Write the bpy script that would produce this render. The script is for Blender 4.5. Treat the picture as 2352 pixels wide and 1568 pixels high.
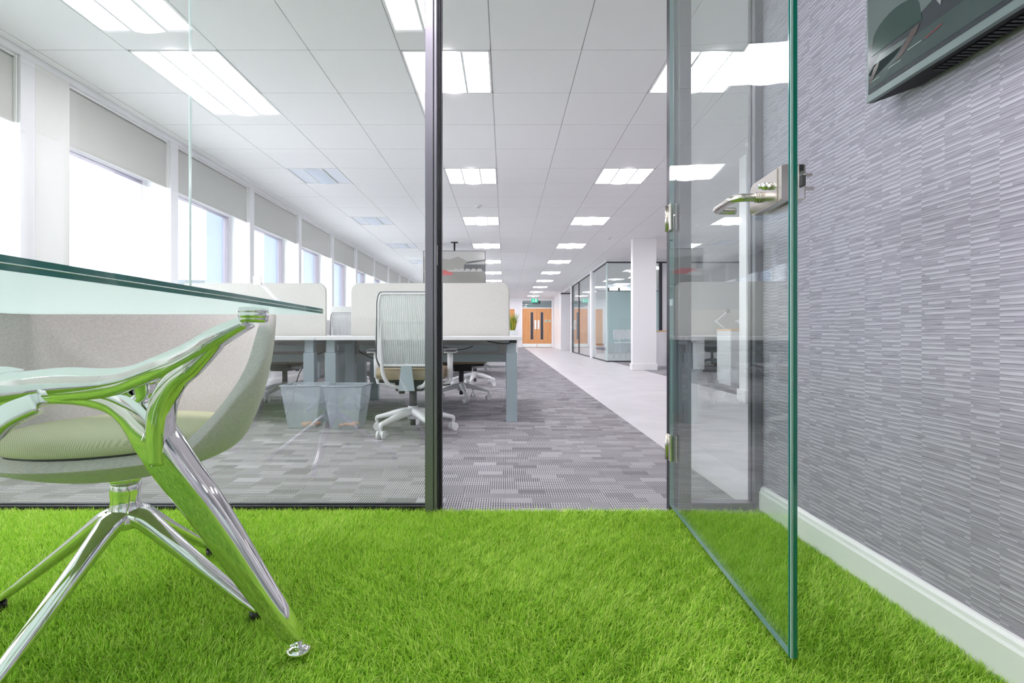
import bpy, bmesh, math, random
import numpy as np
from mathutils import Vector, Matrix
random.seed(7); rng = np.random.default_rng(7)
S = bpy.context.scene
for o in list(bpy.data.objects): bpy.data.objects.remove(o)
COL = S.collection
PI = math.pi
# ------------------------------------------------------------------ camera
CZ = 0.72                       # camera height
cam = bpy.data.cameras.new('camera'); cam_o = bpy.data.objects.new('camera', cam); COL.objects.link(cam_o)
cam_o.location = (0, 0, CZ); cam_o.rotation_euler = (PI/2, 0, 0)
cam.sensor_width = 36; cam.lens = 17.91; cam.shift_x = 0.0068; cam.shift_y = -0.00765
cam.clip_start = 0.02; cam.clip_end = 300
S.camera = cam_o
# ------------------------------------------------------------------ world (overcast white sky)
W = bpy.data.worlds.new('world'); S.world = W; W.use_nodes = True
bg = W.node_tree.nodes['Background']; bg.inputs[0].default_value = (0.93, 0.96, 1.0, 1); bg.inputs[1].default_value = 3.4
S.view_settings.view_transform = 'Standard'; S.view_settings.look = 'None'
S.view_settings.gamma = 1.0; S.view_settings.use_curve_mapping = False
S.view_settings.exposure = 1.2
S.cycles.transparent_max_bounces = 32
S.cycles.max_bounces = 14; S.cycles.diffuse_bounces = 7; S.cycles.glossy_bounces = 6; S.cycles.transmission_bounces = 8
LAMP = 12.5                     # emission of a lit ceiling panel
# ------------------------------------------------------------------ materials
def lin(c):
    return tuple((x/12.92 if x <= .04045 else ((x+.055)/1.055)**2.4) for x in c)
def mat(name, c, rough=.5, metal=0., spec=.5, **kw):
    m = bpy.data.materials.new(name); m.use_nodes = True
    b = m.node_tree.nodes['Principled BSDF']
    b.inputs['Base Color'].default_value = (*lin(c), 1); b.inputs['Roughness'].default_value = rough
    b.inputs['Metallic'].default_value = metal; b.inputs['Specular IOR Level'].default_value = spec
    for k, v in kw.items(): b.inputs[k.replace('_', ' ')].default_value = v
    return m
class NT:
    def __init__(s, m): s.m = m; s.t = m.node_tree; s.n = s.t.nodes; s.b = s.n.get('Principled BSDF')
    def new(s, t, **kw):
        n = s.n.new(t)
        for k, v in kw.items(): setattr(n, k, v)
        return n
    def link(s, a, b): s.t.links.new(a, b)
    def math(s, op, a, b=None, c=None):
        n = s.new('ShaderNodeMath', operation=op)
        for i, v in enumerate((a, b, c)):
            if v is None: continue
            if isinstance(v, (int, float)): n.inputs[i].default_value = v
            else: s.link(v, n.inputs[i])
        return n.outputs[0]
    def pos(s):
        g = s.new('ShaderNodeNewGeometry'); x = s.new('ShaderNodeSeparateXYZ'); s.link(g.outputs['Position'], x.inputs[0])
        return x.outputs[0], x.outputs[1], x.outputs[2], g.outputs['Position']
    def comb(s, x=0, y=0, z=0):
        n = s.new('ShaderNodeCombineXYZ')
        for i, v in enumerate((x, y, z)):
            if isinstance(v, (int, float)): n.inputs[i].default_value = v
            else: s.link(v, n.inputs[i])
        return n.outputs[0]
    def white(s, v):
        n = s.new('ShaderNodeTexWhiteNoise', noise_dimensions='3D'); s.link(v, n.inputs['Vector']); return n.outputs['Value']
    def noise(s, v, scale, detail=3, rough=.5):
        n = s.new('ShaderNodeTexNoise'); n.inputs['Scale'].default_value = scale; n.inputs['Detail'].default_value = detail
        n.inputs['Roughness'].default_value = rough
        s.link(v, n.inputs['Vector']); return n.outputs['Fac']
    def ramp(s, f, stops, interp='LINEAR'):
        n = s.new('ShaderNodeValToRGB'); n.color_ramp.interpolation = interp
        e = n.color_ramp.elements
        while len(e) < len(stops): e.new(.5)
        for i, (p, c) in enumerate(stops): e[i].position = p; e[i].color = (*lin(c), 1)
        s.link(f, n.inputs[0]); return n.outputs[0]
    def bump(s, h, dist, strength=1.):
        n = s.new('ShaderNodeBump'); n.inputs['Distance'].default_value = dist; n.inputs['Strength'].default_value = strength
        s.link(h, n.inputs['Height']); s.link(n.outputs[0], s.b.inputs['Normal'])
def clear_glass(name, tint=(.93, .97, .95), boost=1.0, rough=0.0):
    m = bpy.data.materials.new(name); m.use_nodes = True; N = NT(m)
    for n in list(N.n):
        if n.type == 'BSDF_PRINCIPLED': N.n.remove(n)
    out = [n for n in N.n if n.type == 'OUTPUT_MATERIAL'][0]
    g = N.new('ShaderNodeNewGeometry'); ior = N.math('ADD', N.math('MULTIPLY', g.outputs['Backfacing'], 1/1.52-1.52), 1.52)
    fr = N.new('ShaderNodeFresnel'); N.link(ior, fr.inputs['IOR'])
    f = N.math('MINIMUM', N.math('MULTIPLY', fr.outputs[0], boost), 1.0)
    tr = N.new('ShaderNodeBsdfTransparent'); tr.inputs[0].default_value = (*tint, 1)
    gl = N.new('ShaderNodeBsdfGlossy'); gl.inputs['Roughness'].default_value = rough; gl.inputs[0].default_value = (1, 1, 1, 1)
    mx = N.new('ShaderNodeMixShader'); N.link(f, mx.inputs[0]); N.link(tr.outputs[0], mx.inputs[1]); N.link(gl.outputs[0], mx.inputs[2])
    N.link(mx.outputs[0], out.inputs[0]); return m
def emit(name, c, s):
    m = bpy.data.materials.new(name); m.use_nodes = True; N = NT(m)
    N.b.inputs['Base Color'].default_value = (.85, .85, .85, 1)
    N.b.inputs['Emission Color'].default_value = (*lin(c), 1); N.b.inputs['Emission Strength'].default_value = s
    return m
M = {}
M['white'] = mat('white_paint', (.93, .93, .94), .55)
M['white_gloss'] = mat('white_gloss_paint', (.96, .955, .96), .3)
M['cream'] = mat('cream_paint', (.90, .90, .885), .6)
M['ceiling'] = mat('ceiling_tile', (.93, .93, .93), .85, spec=.2)
M['grid'] = mat('ceiling_grid', (.82, .82, .83), .5)
M['cladding'] = mat('grey_blue_cladding', (.42, .47, .56), .5)
M['window_frame'] = mat('window_frame_aluminium', (.86, .85, .87), .35)
M['dark_gasket'] = mat('gasket', (.25, .24, .27), .5)
M['gasket_grey'] = mat('window_gasket', (.50, .47, .52), .5)
M['blind'] = mat('blind_fabric', (.80, .80, .785), .9, spec=.1)
M['anodised'] = mat('grey_anodised_frame', (.47, .46, .50), .33, .55)
M['anodised_dark'] = mat('dark_frame_rebate', (.16, .16, .20), .4, .4)
M['dark_frame'] = mat('dark_frame', (.25, .25, .28), .4, .3)
M['chrome'] = mat('polished_aluminium', (.93, .93, .93), .045, 1.)
M['block'] = mat('far_block_render', (.40, .42, .42), .8); M['block_dark'] = mat('far_block_dark', (.34, .36, .38), .8)
M['steel'] = mat('brushed_steel', (.82, .80, .77), .22, 1.)
M['glass'] = clear_glass('partition_glass', (.975, .982, .978))
M['glass_door'] = clear_glass('door_glass', (.93, .965, .95), 1.0)
M['glass_far'] = clear_glass('meeting_room_glass', (.93, .965, .96))
M['window_glass'] = clear_glass('window_glass', (.96, .98, .98))
M['glass_edge'] = mat('green_glass_edge', (.0, .42, .35), .12, Coat_Weight=.5)
M['glass_edge_teal'] = mat('teal_glass_edge', (.12, .47, .46), .15, Coat_Weight=.5)
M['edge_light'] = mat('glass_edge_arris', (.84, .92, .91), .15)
m = mat('frosted_table_glass', (.78, .87, .84), .08); N = NT(m)
tl = N.new('ShaderNodeBsdfTranslucent'); tl.inputs[0].default_value = (*lin((.77, .84, .82)), 1); mx = N.new('ShaderNodeMixShader'); mx.inputs[0].default_value = .70
out = [n for n in N.n if n.type == 'OUTPUT_MATERIAL'][0]
N.link(N.b.outputs[0], mx.inputs[1]); N.link(tl.outputs[0], mx.inputs[2]); N.link(mx.outputs[0], out.inputs[0]); M['table_glass'] = m
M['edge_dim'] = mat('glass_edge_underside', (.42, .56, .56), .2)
M['desk_white'] = mat('desk_laminate', (.93, .93, .935), .35)
M['desk_leg'] = mat('desk_leg_grey', (.66, .71, .74), .4)
M['beam'] = mat('desk_beam_grey', (.60, .64, .65), .45)
M['plastic_white'] = mat('white_plastic', (.92, .92, .93), .32)
M['black'] = mat('black_plastic', (.10, .10, .11), .4)
M['dark_grey'] = mat('dark_grey_plastic', (.27, .27, .28), .45)
M['cable'] = mat('black_cable', (.08, .09, .10), .5)
M['beige'] = mat('beige_seat_fabric', (.60, .55, .46), .9, spec=.1)
M['orange_wood'] = mat('oak_veneer', (.86, .62, .40), .45)
M['oak_edge'] = mat('oak_top', (.90, .74, .56), .5)
M['tv_body'] = mat('tv_casing', (.035, .035, .06), .6)
M['tv_bezel'] = mat('tv_bezel', (.46, .50, .51), .3, .3)
M['green_sign'] = emit('exit_sign_green', (.05, .62, .48), .7); M['green_sign'].node_tree.nodes['Principled BSDF'].inputs['Base Color'].default_value = (.01, .3, .2, 1)
M['sign_white'] = mat('sign_white', (.95, .97, .96), .5)
M['sign_green'] = mat('sign_green', (.35, .58, .42), .5)
M['pot'] = mat('white_pot', (.90, .93, .92), .3)
M['leaf'] = mat('plant_green', (.42, .55, .16), .6)
M['leaf_yellow'] = mat('plant_yellow', (.80, .76, .25), .6)
M['teal_glass'] = mat('frosted_teal_glass', (.80, .885, .89), .2)
M['orange'] = mat('orange_peel', (.95, .66, .40), .7)
M['brown'] = mat('brown_card', (.55, .38, .28), .7)
M['lamp_centre'] = emit('lamp_diffuser_lit', (1, .975, 1), LAMP)
M['lamp_side'] = emit('lamp_wing_lit', (.99, .97, 1), LAMP*.3)
M['lamp_off'] = mat('lamp_diffuser_unlit', (.80, .84, .90), .3)
M['lamp_off_side'] = mat('lamp_wing_unlit', (.86, .88, .92), .4)
M['lamp_bar'] = mat('lamp_bar', (.86, .88, .88), .4)
# glass tint for bins
m = mat('translucent_bin', (.80, .83, .87), .25, Alpha=.34); M['bin'] = m
m = mat('mesh_back', (.90, .92, .925), .5, Alpha=.62); M['mesh'] = m
M['mesh_rib'] = mat('mesh_rib', (.93, .94, .945), .5)
# linen fabrics
def fabric(name, c1, c2, sx=420, sz=90):
    m = mat(name, c1, .95, spec=.1, Sheen_Weight=.25); N = NT(m); x, y, z, p = N.pos()
    a = N.noise(N.comb(N.math('MULTIPLY', x, sx), N.math('MULTIPLY', y, sx), N.math('MULTIPLY', z, sz)), 1, 3, .6)
    b = N.noise(N.comb(N.math('MULTIPLY', x, sz), N.math('MULTIPLY', y, sz), N.math('MULTIPLY', z, sx)), 1, 3, .6)
    f = N.math('MULTIPLY', N.math('ADD', a, b), .5)
    N.link(N.ramp(f, [(.36, c1), (.64, c2)]), N.b.inputs['Base Color']); N.bump(f, .0008, .6); return m
M['linen'] = fabric('linen_shell', (.75, .72, .72), (.87, .84, .84), 700, 130)
M['screen'] = fabric('screen_fabric', (.75, .745, .725), (.82, .815, .795), 200, 200)
m = mat('seat_pad_fabric', (.72, .71, .60), .95, spec=.1); N = NT(m); x, y, z, p = N.pos()  # beige cushion cloth, with green light bounced off the turf tinted into its colour
ck = N.math('MULTIPLY', N.math('SINE', N.math('MULTIPLY', N.math('ADD', x, z), 1500)), N.math('SINE', N.math('MULTIPLY', N.math('SUBTRACT', y, N.math('MULTIPLY', z, .9)), 1500)))
f = N.math('ADD', N.math('MULTIPLY', ck, .5), .5)
N.link(N.ramp(f, [(.15, (.74, .74, .60)), (.75, (.90, .89, .78))]), N.b.inputs['Base Color']); N.bump(f, .0008, .5); M['pad'] = m
# wallpaper: columns of short horizontal dashes
m = mat('wallpaper', (.6, .6, .64), .75, spec=.25); N = NT(m); x, y, z, p = N.pos()
col = N.math('FLOOR', N.math('DIVIDE', y, .0663)); fy = N.math('FRACT', N.math('DIVIDE', y, .0663))
r1 = N.math('FLOOR', N.math('DIVIDE', z, .0052)); fz = N.math('FRACT', N.math('DIVIDE', z, .0052))
zz = N.math('ADD', N.math('DIVIDE', z, .0120), N.math('MULTIPLY', N.white(N.comb(col, 9., 5.)), 1.0))
r1 = N.math('FLOOR', zz); fz = N.math('FRACT', zz)
w1 = N.white(N.comb(col, r1, 1.)); w2 = N.white(N.comb(col, r1, 2.))
sub = N.math('GREATER_THAN', fy, w2); w3 = N.white(N.comb(col, r1, N.math('ADD', sub, 7.)))
lightbar = N.math('MULTIPLY', N.math('LESS_THAN', fz, N.math('ADD', .22, N.math('MULTIPLY', w1, .34))), N.math('GREATER_THAN', w3, .24))
r2 = N.math('FLOOR', N.math('DIVIDE', z, .0021)); ft = N.math('FRACT', N.math('DIVIDE', z, .0021))
lines = N.noise(N.comb(N.math('MULTIPLY', y, 18), N.math('MULTIPLY', col, 3.7), N.math('MULTIPLY', z, 520)), 1, 2, .6)
edge = N.math('GREATER_THAN', fz, .88)
v = N.math('ADD', N.math('MULTIPLY', lightbar, .24), N.math('MULTIPLY', lines, .60))
v = N.math('SUBTRACT', v, N.math('MULTIPLY', edge, .17))
N.link(N.ramp(v, [(.05, (.50, .465, .525)), (.30, (.67, .635, .70)), (.66, (.81, .78, .84))]), N.b.inputs['Base Color'])
N.bump(v, .0012, .5); M['wallpaper'] = m
# carpet: rows of blocks, some striped, some plain
m = mat('carpet', (.45, .45, .46), .95, spec=.1); N = NT(m); x, y, z, p = N.pos()
row = N.math('FLOOR', N.math('DIVIDE', y, .062))
xo = N.math('ADD', x, N.math('MULTIPLY', N.white(N.comb(row, 3., 0.)), 5.))
blk = N.math('FLOOR', N.math('DIVIDE', xo, .125)); rnd = N.white(N.comb(blk, row, 1.)); rnd2 = N.white(N.comb(blk, row, 2.))
st = N.math('FRACT', N.math('DIVIDE', x, .0105)); stripe = N.math('GREATER_THAN', st, .5)
fyr = N.math('FRACT', N.math('DIVIDE', y, .062))
seg = N.math('GREATER_THAN', N.math('FRACT', N.math('ADD', N.math('DIVIDE', y, .031), rnd2)), .14)
is_st = N.math('LESS_THAN', rnd, .72)
base = N.math('ADD', .30, N.math('MULTIPLY', rnd2, .26))
v = N.math('ADD', N.math('MULTIPLY', N.math('MULTIPLY', is_st, N.math('MULTIPLY', stripe, seg)), .36), N.math('MULTIPLY', base, N.math('SUBTRACT', 1.0, N.math('MULTIPLY', is_st, .42))))
v = N.math('ADD', v, N.math('MULTIPLY', N.math('SUBTRACT', N.noise(p, 420, 2), .5), .22))
N.link(N.ramp(v, [(.12, (.38, .37, .385)), (.40, (.55, .54, .555)), (.66, (.76, .75, .765))]), N.b.inputs['Base Color'])
N.bump(v, .002, .5); M['carpet'] = m
m = mat('vinyl_floor', (.80, .79, .80), .38); N = NT(m); x, y, z, p = N.pos()
N.link(N.ramp(N.noise(p, 3, 4), [(.3, (.78, .77, .78)), (.7, (.83, .82, .83))]), N.b.inputs['Base Color']); M['vinyl'] = m
m = mat('turf_backing', (.18, .34, .08), .9); N = NT(m); x, y, z, p = N.pos()
N.link(N.ramp(N.noise(p, 90, 4), [(.3, (.30, .48, .12)), (.7, (.52, .72, .22))]), N.b.inputs['Base Color']); M['turf_backing'] = m
m = mat('grass_blade', (.45, .75, .15), .5, spec=.35); N = NT(m)
g = N.new('ShaderNodeNewGeometry'); x, y, z, p = N.pos()
f = N.math('ADD', N.math('MULTIPLY', g.outputs['Random Per Island'], .75), N.math('MULTIPLY', N.noise(p, 3.2, 3), .3))
cN = N.ramp(f, [(.05, (.36, .57, .14)), (.35, (.69, .87, .30)), (.72, (.84, .95, .42)), (.98, (.96, .98, .66))])
N.link(cN, N.b.inputs['Base Color'])
tl = N.new('ShaderNodeBsdfTranslucent'); N.link(cN, tl.inputs[0]); mx = N.new('ShaderNodeMixShader'); mx.inputs[0].default_value = .35
out = [n for n in N.n if n.type == 'OUTPUT_MATERIAL'][0]
N.link(N.b.outputs[0], mx.inputs[1]); N.link(tl.outputs[0], mx.inputs[2]); N.link(mx.outputs[0], out.inputs[0]); M['grass'] = m
m = mat('oak_door', (.86, .62, .40), .4); N = NT(m); x, y, z, p = N.pos()
N.link(N.ramp(N.noise(N.comb(N.math('MULTIPLY', x, 30), y, N.math('MULTIPLY', z, 2)), 1, 3), [(.3, (.84, .59, .37)), (.7, (.89, .66, .45))]), N.b.inputs['Base Color']); M['oak_door'] = m

# ------------------------------------------------------------------ mesh helpers
def BM(): return bmesh.new()
def box(bm, x0, x1, y0, y1, z0, z1, mi=0, bev=0):
    vs = [bm.verts.new((x, y, z)) for x in (x0, x1) for y in (y0, y1) for z in (z0, z1)]
    fs = [(0, 1, 3, 2), (4, 6, 7, 5), (0, 4, 5, 1), (2, 3, 7, 6), (0, 2, 6, 4), (1, 5, 7, 3)]
    out = [bm.faces.new([vs[i] for i in f]) for f in fs]
    for f in out: f.material_index = mi
    if bev:
        es = list({e for f in out for e in f.edges})
        bmesh.ops.bevel(bm, geom=es, offset=bev, segments=2, profile=.5, affect='EDGES')
    return out
def frame_of(d, up):
    d = d.normalized(); s = d.cross(up)
    if s.length < 1e-4: s = d.cross(Vector((1, 0, 0)))
    s.normalize(); return s, s.cross(d).normalized()
def tube(bm, pts, r, n=10, up=Vector((0, 0, 1)), caps=True, mi=0, flat=1.0, sq=0.0, rs=None):
    """round, oval or rounded-square bar swept along pts; rs = (half width, half height) per point"""
    pts = [Vector(p) for p in pts]; rings = []
    for i, p in enumerate(pts):
        d = (pts[min(i+1, len(pts)-1)] - pts[max(i-1, 0)])
        s, u = frame_of(d, up)
        w, h = rs[i] if rs else ((r[i], r[i]*flat) if isinstance(r, (list, tuple)) else (r, r*flat))
        ring = []
        for k in range(n):
            a = 2*PI*k/n; c, q = math.cos(a), math.sin(a)
            if sq:
                e = 1-sq; c = math.copysign(abs(c)**e, c); q = math.copysign(abs(q)**e, q)
            ring.append(bm.verts.new(p + s*c*w + u*q*h))
        rings.append(ring)
    for a, b in zip(rings, rings[1:]):
        for k in range(n):
            f = bm.faces.new((a[k], a[(k+1) % n], b[(k+1) % n], b[k])); f.material_index = mi; f.smooth = True
    if caps:
        bm.faces.new(rings[0][::-1]).material_index = mi; bm.faces.new(rings[-1]).material_index = mi
def smooth_path(pts, vals=None, k=6):
    P = [np.array(p, float) for p in pts]; V = [np.array(v, float) for v in vals] if vals else None
    def cr(A):
        out = []
        for i in range(len(A)-1):
            p0 = A[max(i-1, 0)]; p1 = A[i]; p2 = A[i+1]; p3 = A[min(i+2, len(A)-1)]
            for j in range(k):
                t = j/k
                out.append(.5*((2*p1)+(-p0+p2)*t+(2*p0-5*p1+4*p2-p3)*t*t+(-p0+3*p1-3*p2+p3)*t**3))
        out.append(A[-1]); return out
    a = [tuple(v) for v in cr(P)]
    return (a, [tuple(v) for v in cr(V)]) if vals else a
def lathe(bm, prof, c=(0, 0, 0), n=24, mi=0, axis='Z'):
    rings = []
    for r, h in prof:
        ring = []
        for k in range(n):
            a = 2*PI*k/n; v = (r*math.cos(a), r*math.sin(a), h)
            if axis == 'Y': v = (v[0], v[2], v[1])
            if axis == 'X': v = (v[2], v[0], v[1])
            ring.append(bm.verts.new((c[0]+v[0], c[1]+v[1], c[2]+v[2])))
        rings.append(ring)
    for a, b in zip(rings, rings[1:]):
        for k in range(n):
            f = bm.faces.new((a[k], a[(k+1) % n], b[(k+1) % n], b[k])); f.material_index = mi; f.smooth = True
    bm.faces.new(rings[0][::-1]).material_index = mi; bm.faces.new(rings[-1]).material_index = mi
def prism(bm, poly, a0, a1, axis='Y', mi=0):
    """extrude a 2-D outline between a0 and a1 along an axis"""
    def P(u, v, a): return {'Y': (u, a, v), 'X': (a, u, v), 'Z': (u, v, a)}[axis]
    A = [bm.verts.new(P(u, v, a0)) for u, v in poly]; B = [bm.verts.new(P(u, v, a1)) for u, v in poly]
    n = len(poly); fs = [bm.faces.new(A), bm.faces.new(B[::-1])]
    for k in range(n): fs.append(bm.faces.new((A[k], B[k], B[(k+1) % n], A[(k+1) % n])))
    for f in fs: f.material_index = mi
    return fs
def rrect(x0, x1, z0, z1, r, corners=(1, 1, 1, 1), n=6):
    pts = []
    for (cx, cz, a0, on) in ((x1-r, z1-r, 0, corners[0]), (x0+r, z1-r, 90, corners[1]), (x0+r, z0+r, 180, corners[2]), (x1-r, z0+r, 270, corners[3])):
        if on:
            for k in range(n+1):
                a = math.radians(a0+90*k/n); pts.append((cx+r*math.cos(a), cz+r*math.sin(a)))
        else:
            pts.append((x1 if a0 in (0, 270) else x0, z1 if a0 in (0, 90) else z0))
    return pts
def obj(name, bm, mats, parent=None, loc=None, mods=None, smooth=None, fixn=True):
    if fixn: bmesh.ops.recalc_face_normals(bm, faces=bm.faces)
    me = bpy.data.meshes.new(name); bm.to_mesh(me); bm.free()
    for q in (mats if isinstance(mats, (list, tuple)) else [mats]): me.materials.append(M[q])
    if smooth is not None:
        me.polygons.foreach_set('use_smooth', [smooth]*len(me.polygons))
    o = bpy.data.objects.new(name, me); COL.objects.link(o)
    if parent: o.parent = parent
    if loc: o.location = loc
    return o
def tag(o, label=None, cat=None, group=None, kind=None):
    if label: o['label'] = label
    if cat: o['category'] = cat
    if group: o['group'] = group
    if kind: o['kind'] = kind
    return o
def thing(name, loc=(0, 0, 0), rz=0, label=None, cat=None, group=None):
    o = bpy.data.objects.new(name, None); COL.objects.link(o); o.empty_display_size = .1
    o.location = loc; o.rotation_euler = (0, 0, rz); return tag(o, label, cat, group)
def struct(name, bm, mats, parent=None, **k):
    o = obj(name, bm, mats, parent, **k)
    if not parent: o['kind'] = 'structure'
    return o
def struct_empty(name):
    o = thing(name); o['kind'] = 'structure'; return o
def copy_tree(o, parent=None):
    c = o.copy(); COL.objects.link(c); c.parent = parent
    for ch in [q for q in o.children]: copy_tree(ch, c)
    return c
ORD = ['nearest', 'second', 'third', 'fourth', 'fifth', 'sixth', 'seventh', 'eighth', 'ninth', 'tenth', 'eleventh', 'twelfth', 'thirteenth', 'fourteenth', 'fifteenth', 'sixteenth', 'seventeenth', 'eighteenth']

# ------------------------------------------------------------------ the setting
CE = 2.59; XL = -3.17; XR = 1.03; YP = 2.06; YB = -1.15; YF = 26.5; XE = 7.6
# floor
bm = BM(); box(bm, XL-.4, XE+.2, YB-.2, YF+.2, -.12, -.008); floor = struct('floor', bm, 'vinyl')
bm = BM(); box(bm, XL, XR, YB, YP-.02, -.008, .004); obj('turf_backing', bm, 'turf_backing', floor)
bm = BM(); box(bm, 1.0, 2.73, YP+.1, YF, -.008, 0); obj('vinyl_walkway', bm, 'vinyl', floor)
bm = BM(); box(bm, XL, XE, YP-.02, YP+.1, -.008, 0); obj('threshold', bm, 'carpet', floor)
for a, b, d in ((XL, 1.0, YF), (2.73, XE, 12.9)):
    bm = BM(); box(bm, a+.001, b-.001, YP+.1, d, -.0079, -.0015); obj('carpet_underlay', bm, 'dark_grey', floor)
# carpet tiles
T = .5; tiles = []
for j in range(int((YF-2.16)/T)+1):
    y0 = 2.16+j*T; y1 = min(y0+T, YF)
    xs = []
    x1 = 1.0
    while x1 > XL+.01: xs.append((max(x1-T, XL), x1)); x1 -= T
    x0 = 2.73
    if y0 < 12.9:
        while x0 < XE-.01: xs.append((x0, min(x0+T, XE))); x0 += T
    for a, b in xs: tiles.append((a, b, y0, y1))
tiles.sort(key=lambda t: (t[2]+.25)**2+((t[0]+t[1])/2)**2)
cache = {}
def carpet_box(bm, a, b, c, d): box(bm, a+.0005, b-.0005, c+.0005, d-.0005, -.001, 0)
for i, (a, b, c, d) in enumerate(tiles[:300]):
    key = (round(b-a, 3), round(d-c, 3))
    if key not in cache:
        bm = BM(); carpet_box(bm, 0, b-a, 0, d-c); o = obj('carpet_tile', bm, 'carpet', floor, (a, c, 0)); cache[key] = o.data
    else:
        o = bpy.data.objects.new('carpet_tile', cache[key]); COL.objects.link(o); o.parent = floor; o.location = (a, c, 0)
bm = BM()
for t in tiles[300:]: carpet_box(bm, *t)
o = obj('carpet_tile', bm, 'carpet', floor); o['kind'] = 'stuff'

# ceiling: slab, T-bar grid and lay-in tiles
bm = BM(); box(bm, XL-.4, XE+.2, YB-.2, YF+.2, CE+.06, CE+.2); ceiling = struct('ceiling', bm, 'white')
GX0 = -.095-.6*6; NX = 19; GY0 = 3.36-.6*8; NY = 47
lampcells = {}
cols_x = {'left': -2.495, 'middle': -.695, 'right': 1.105}
LY = [3.36+2.4*n for n in range(10)]
for c, xx in cols_x.items():
    for n, yy in enumerate(LY): lampcells[(round((xx-GX0)/.6), round((yy-GY0)/.6))] = (c, n)
for c in ('left', 'middle'):
    for n, yy in enumerate((1.12-.16, -.08-.16)):
        lampcells[(round((cols_x[c]-GX0)/.6), round((yy-GY0)/.6))] = (c+'_room', n)
# right-hand office bays
for n, yy in enumerate([5.76, 8.16, 10.56]): lampcells[(round((2.905+0.6-GX0)/.6), round((yy-GY0)/.6))] = ('bay', n)
for n, yy in enumerate([14.16, 16.56, 18.96]): lampcells[(round((3.505+0.6-GX0)/.6), round((yy-GY0)/.6))] = ('meeting', n)
ct = []
for i in range(NX):
    for j in range(NY):
        if (i, j) in lampcells: continue
        a = max(GX0+.6*i, XL); b = min(GX0+.6*(i+1), XE); c = max(GY0+.6*j, YB); d = min(GY0+.6*(j+1), YF)
        if b-a < .03 or d-c < .03: continue
        ct.append((a, b, c, d))
def csort(t):
    y = (t[2]+t[3])/2; x = (t[0]+t[1])/2
    vis = y > 2.8 and abs(x) < y*1.05+.3
    return (0 if vis else 1, y*y+x*x)
ct.sort(key=csort); cache = {}
def ctile(bm, w, d, ox=0, oy=0): box(bm, ox+.003, ox+w-.003, oy+.003, oy+d-.003, CE, CE+.008)
for (a, b, c, d) in ct[:300]:
    key = (round(b-a, 3), round(d-c, 3))
    if key not in cache:
        bm = BM(); ctile(bm, b-a, d-c); o = obj('ceiling_tile', bm, 'ceiling', ceiling, (a, c, 0)); cache[key] = o.data
    else:
        o = bpy.data.objects.new('ceiling_tile', cache[key]); COL.objects.link(o); o.parent = ceiling; o.location = (a, c, 0)
bm = BM()
for (a, b, c, d) in ct[300:]: ctile(bm, b-a, d-c, a, c)
o = obj('ceiling_tile', bm, 'ceiling', ceiling); o['kind'] = 'stuff'
bm = BM()
for i in range(NX+1):
    x = GX0+.6*i
    if XL < x < XE: box(bm, x-.012, x+.012, YB, YF, CE+.0082, CE+.02)
for j in range(NY+1):
    y = GY0+.6*j
    if YB < y < YF: box(bm, XL, XE, y-.012, y+.012, CE+.0082, CE+.02)
obj('ceiling_grid', bm, 'grid', ceiling)

# window wall: piers, spandrel, head, windows with reveals
bm = BM(); box(bm, XL-.5, XL, YB-.2, YF+.2, -.1, .95)      # spandrel
box(bm, XL-.5, XL-.06, YB-.2, YF+.2, CE-.03, CE+.06); box(bm, XL-.07, XL, YB-.2, YF+.2, CE-.045, CE+.06)
wall_left = struct('wall_left', bm, 'white')
WX = XL-.275; OX = XL-.515
NW0, NW1 = -4, 14
wn = 0
def pier_range(k): return (4.835+1.5*k, 4.945+1.5*k)
for k in range(NW0, NW1+1):
    y0, y1 = pier_range(k)
    if y0 < YB: continue
    bm = BM(); m1 = 0
    if k == -2: y1 = 2.12
    if k == NW1: y1 = YF
    box(bm, WX+.02, XL-.002, y0, y1, .95, CE-.04); obj('pier', bm, 'white', wall_left)
    bm = BM(); box(bm, OX, WX+.02, y0-.045, y1+.03, -.1, 2.9)
    obj('outer_pier', bm, 'cladding', wall_left)
bm = BM(); box(bm, WX+.021, XL-.001, 3.44, 3.71, .95, CE-.04); obj('column_face', bm, 'cream', wall_left)
bm = BM(); box(bm, WX+.02, XL, YB-.2, YB+.25, .95, CE); obj('pier', bm, 'white', wall_left)
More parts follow.
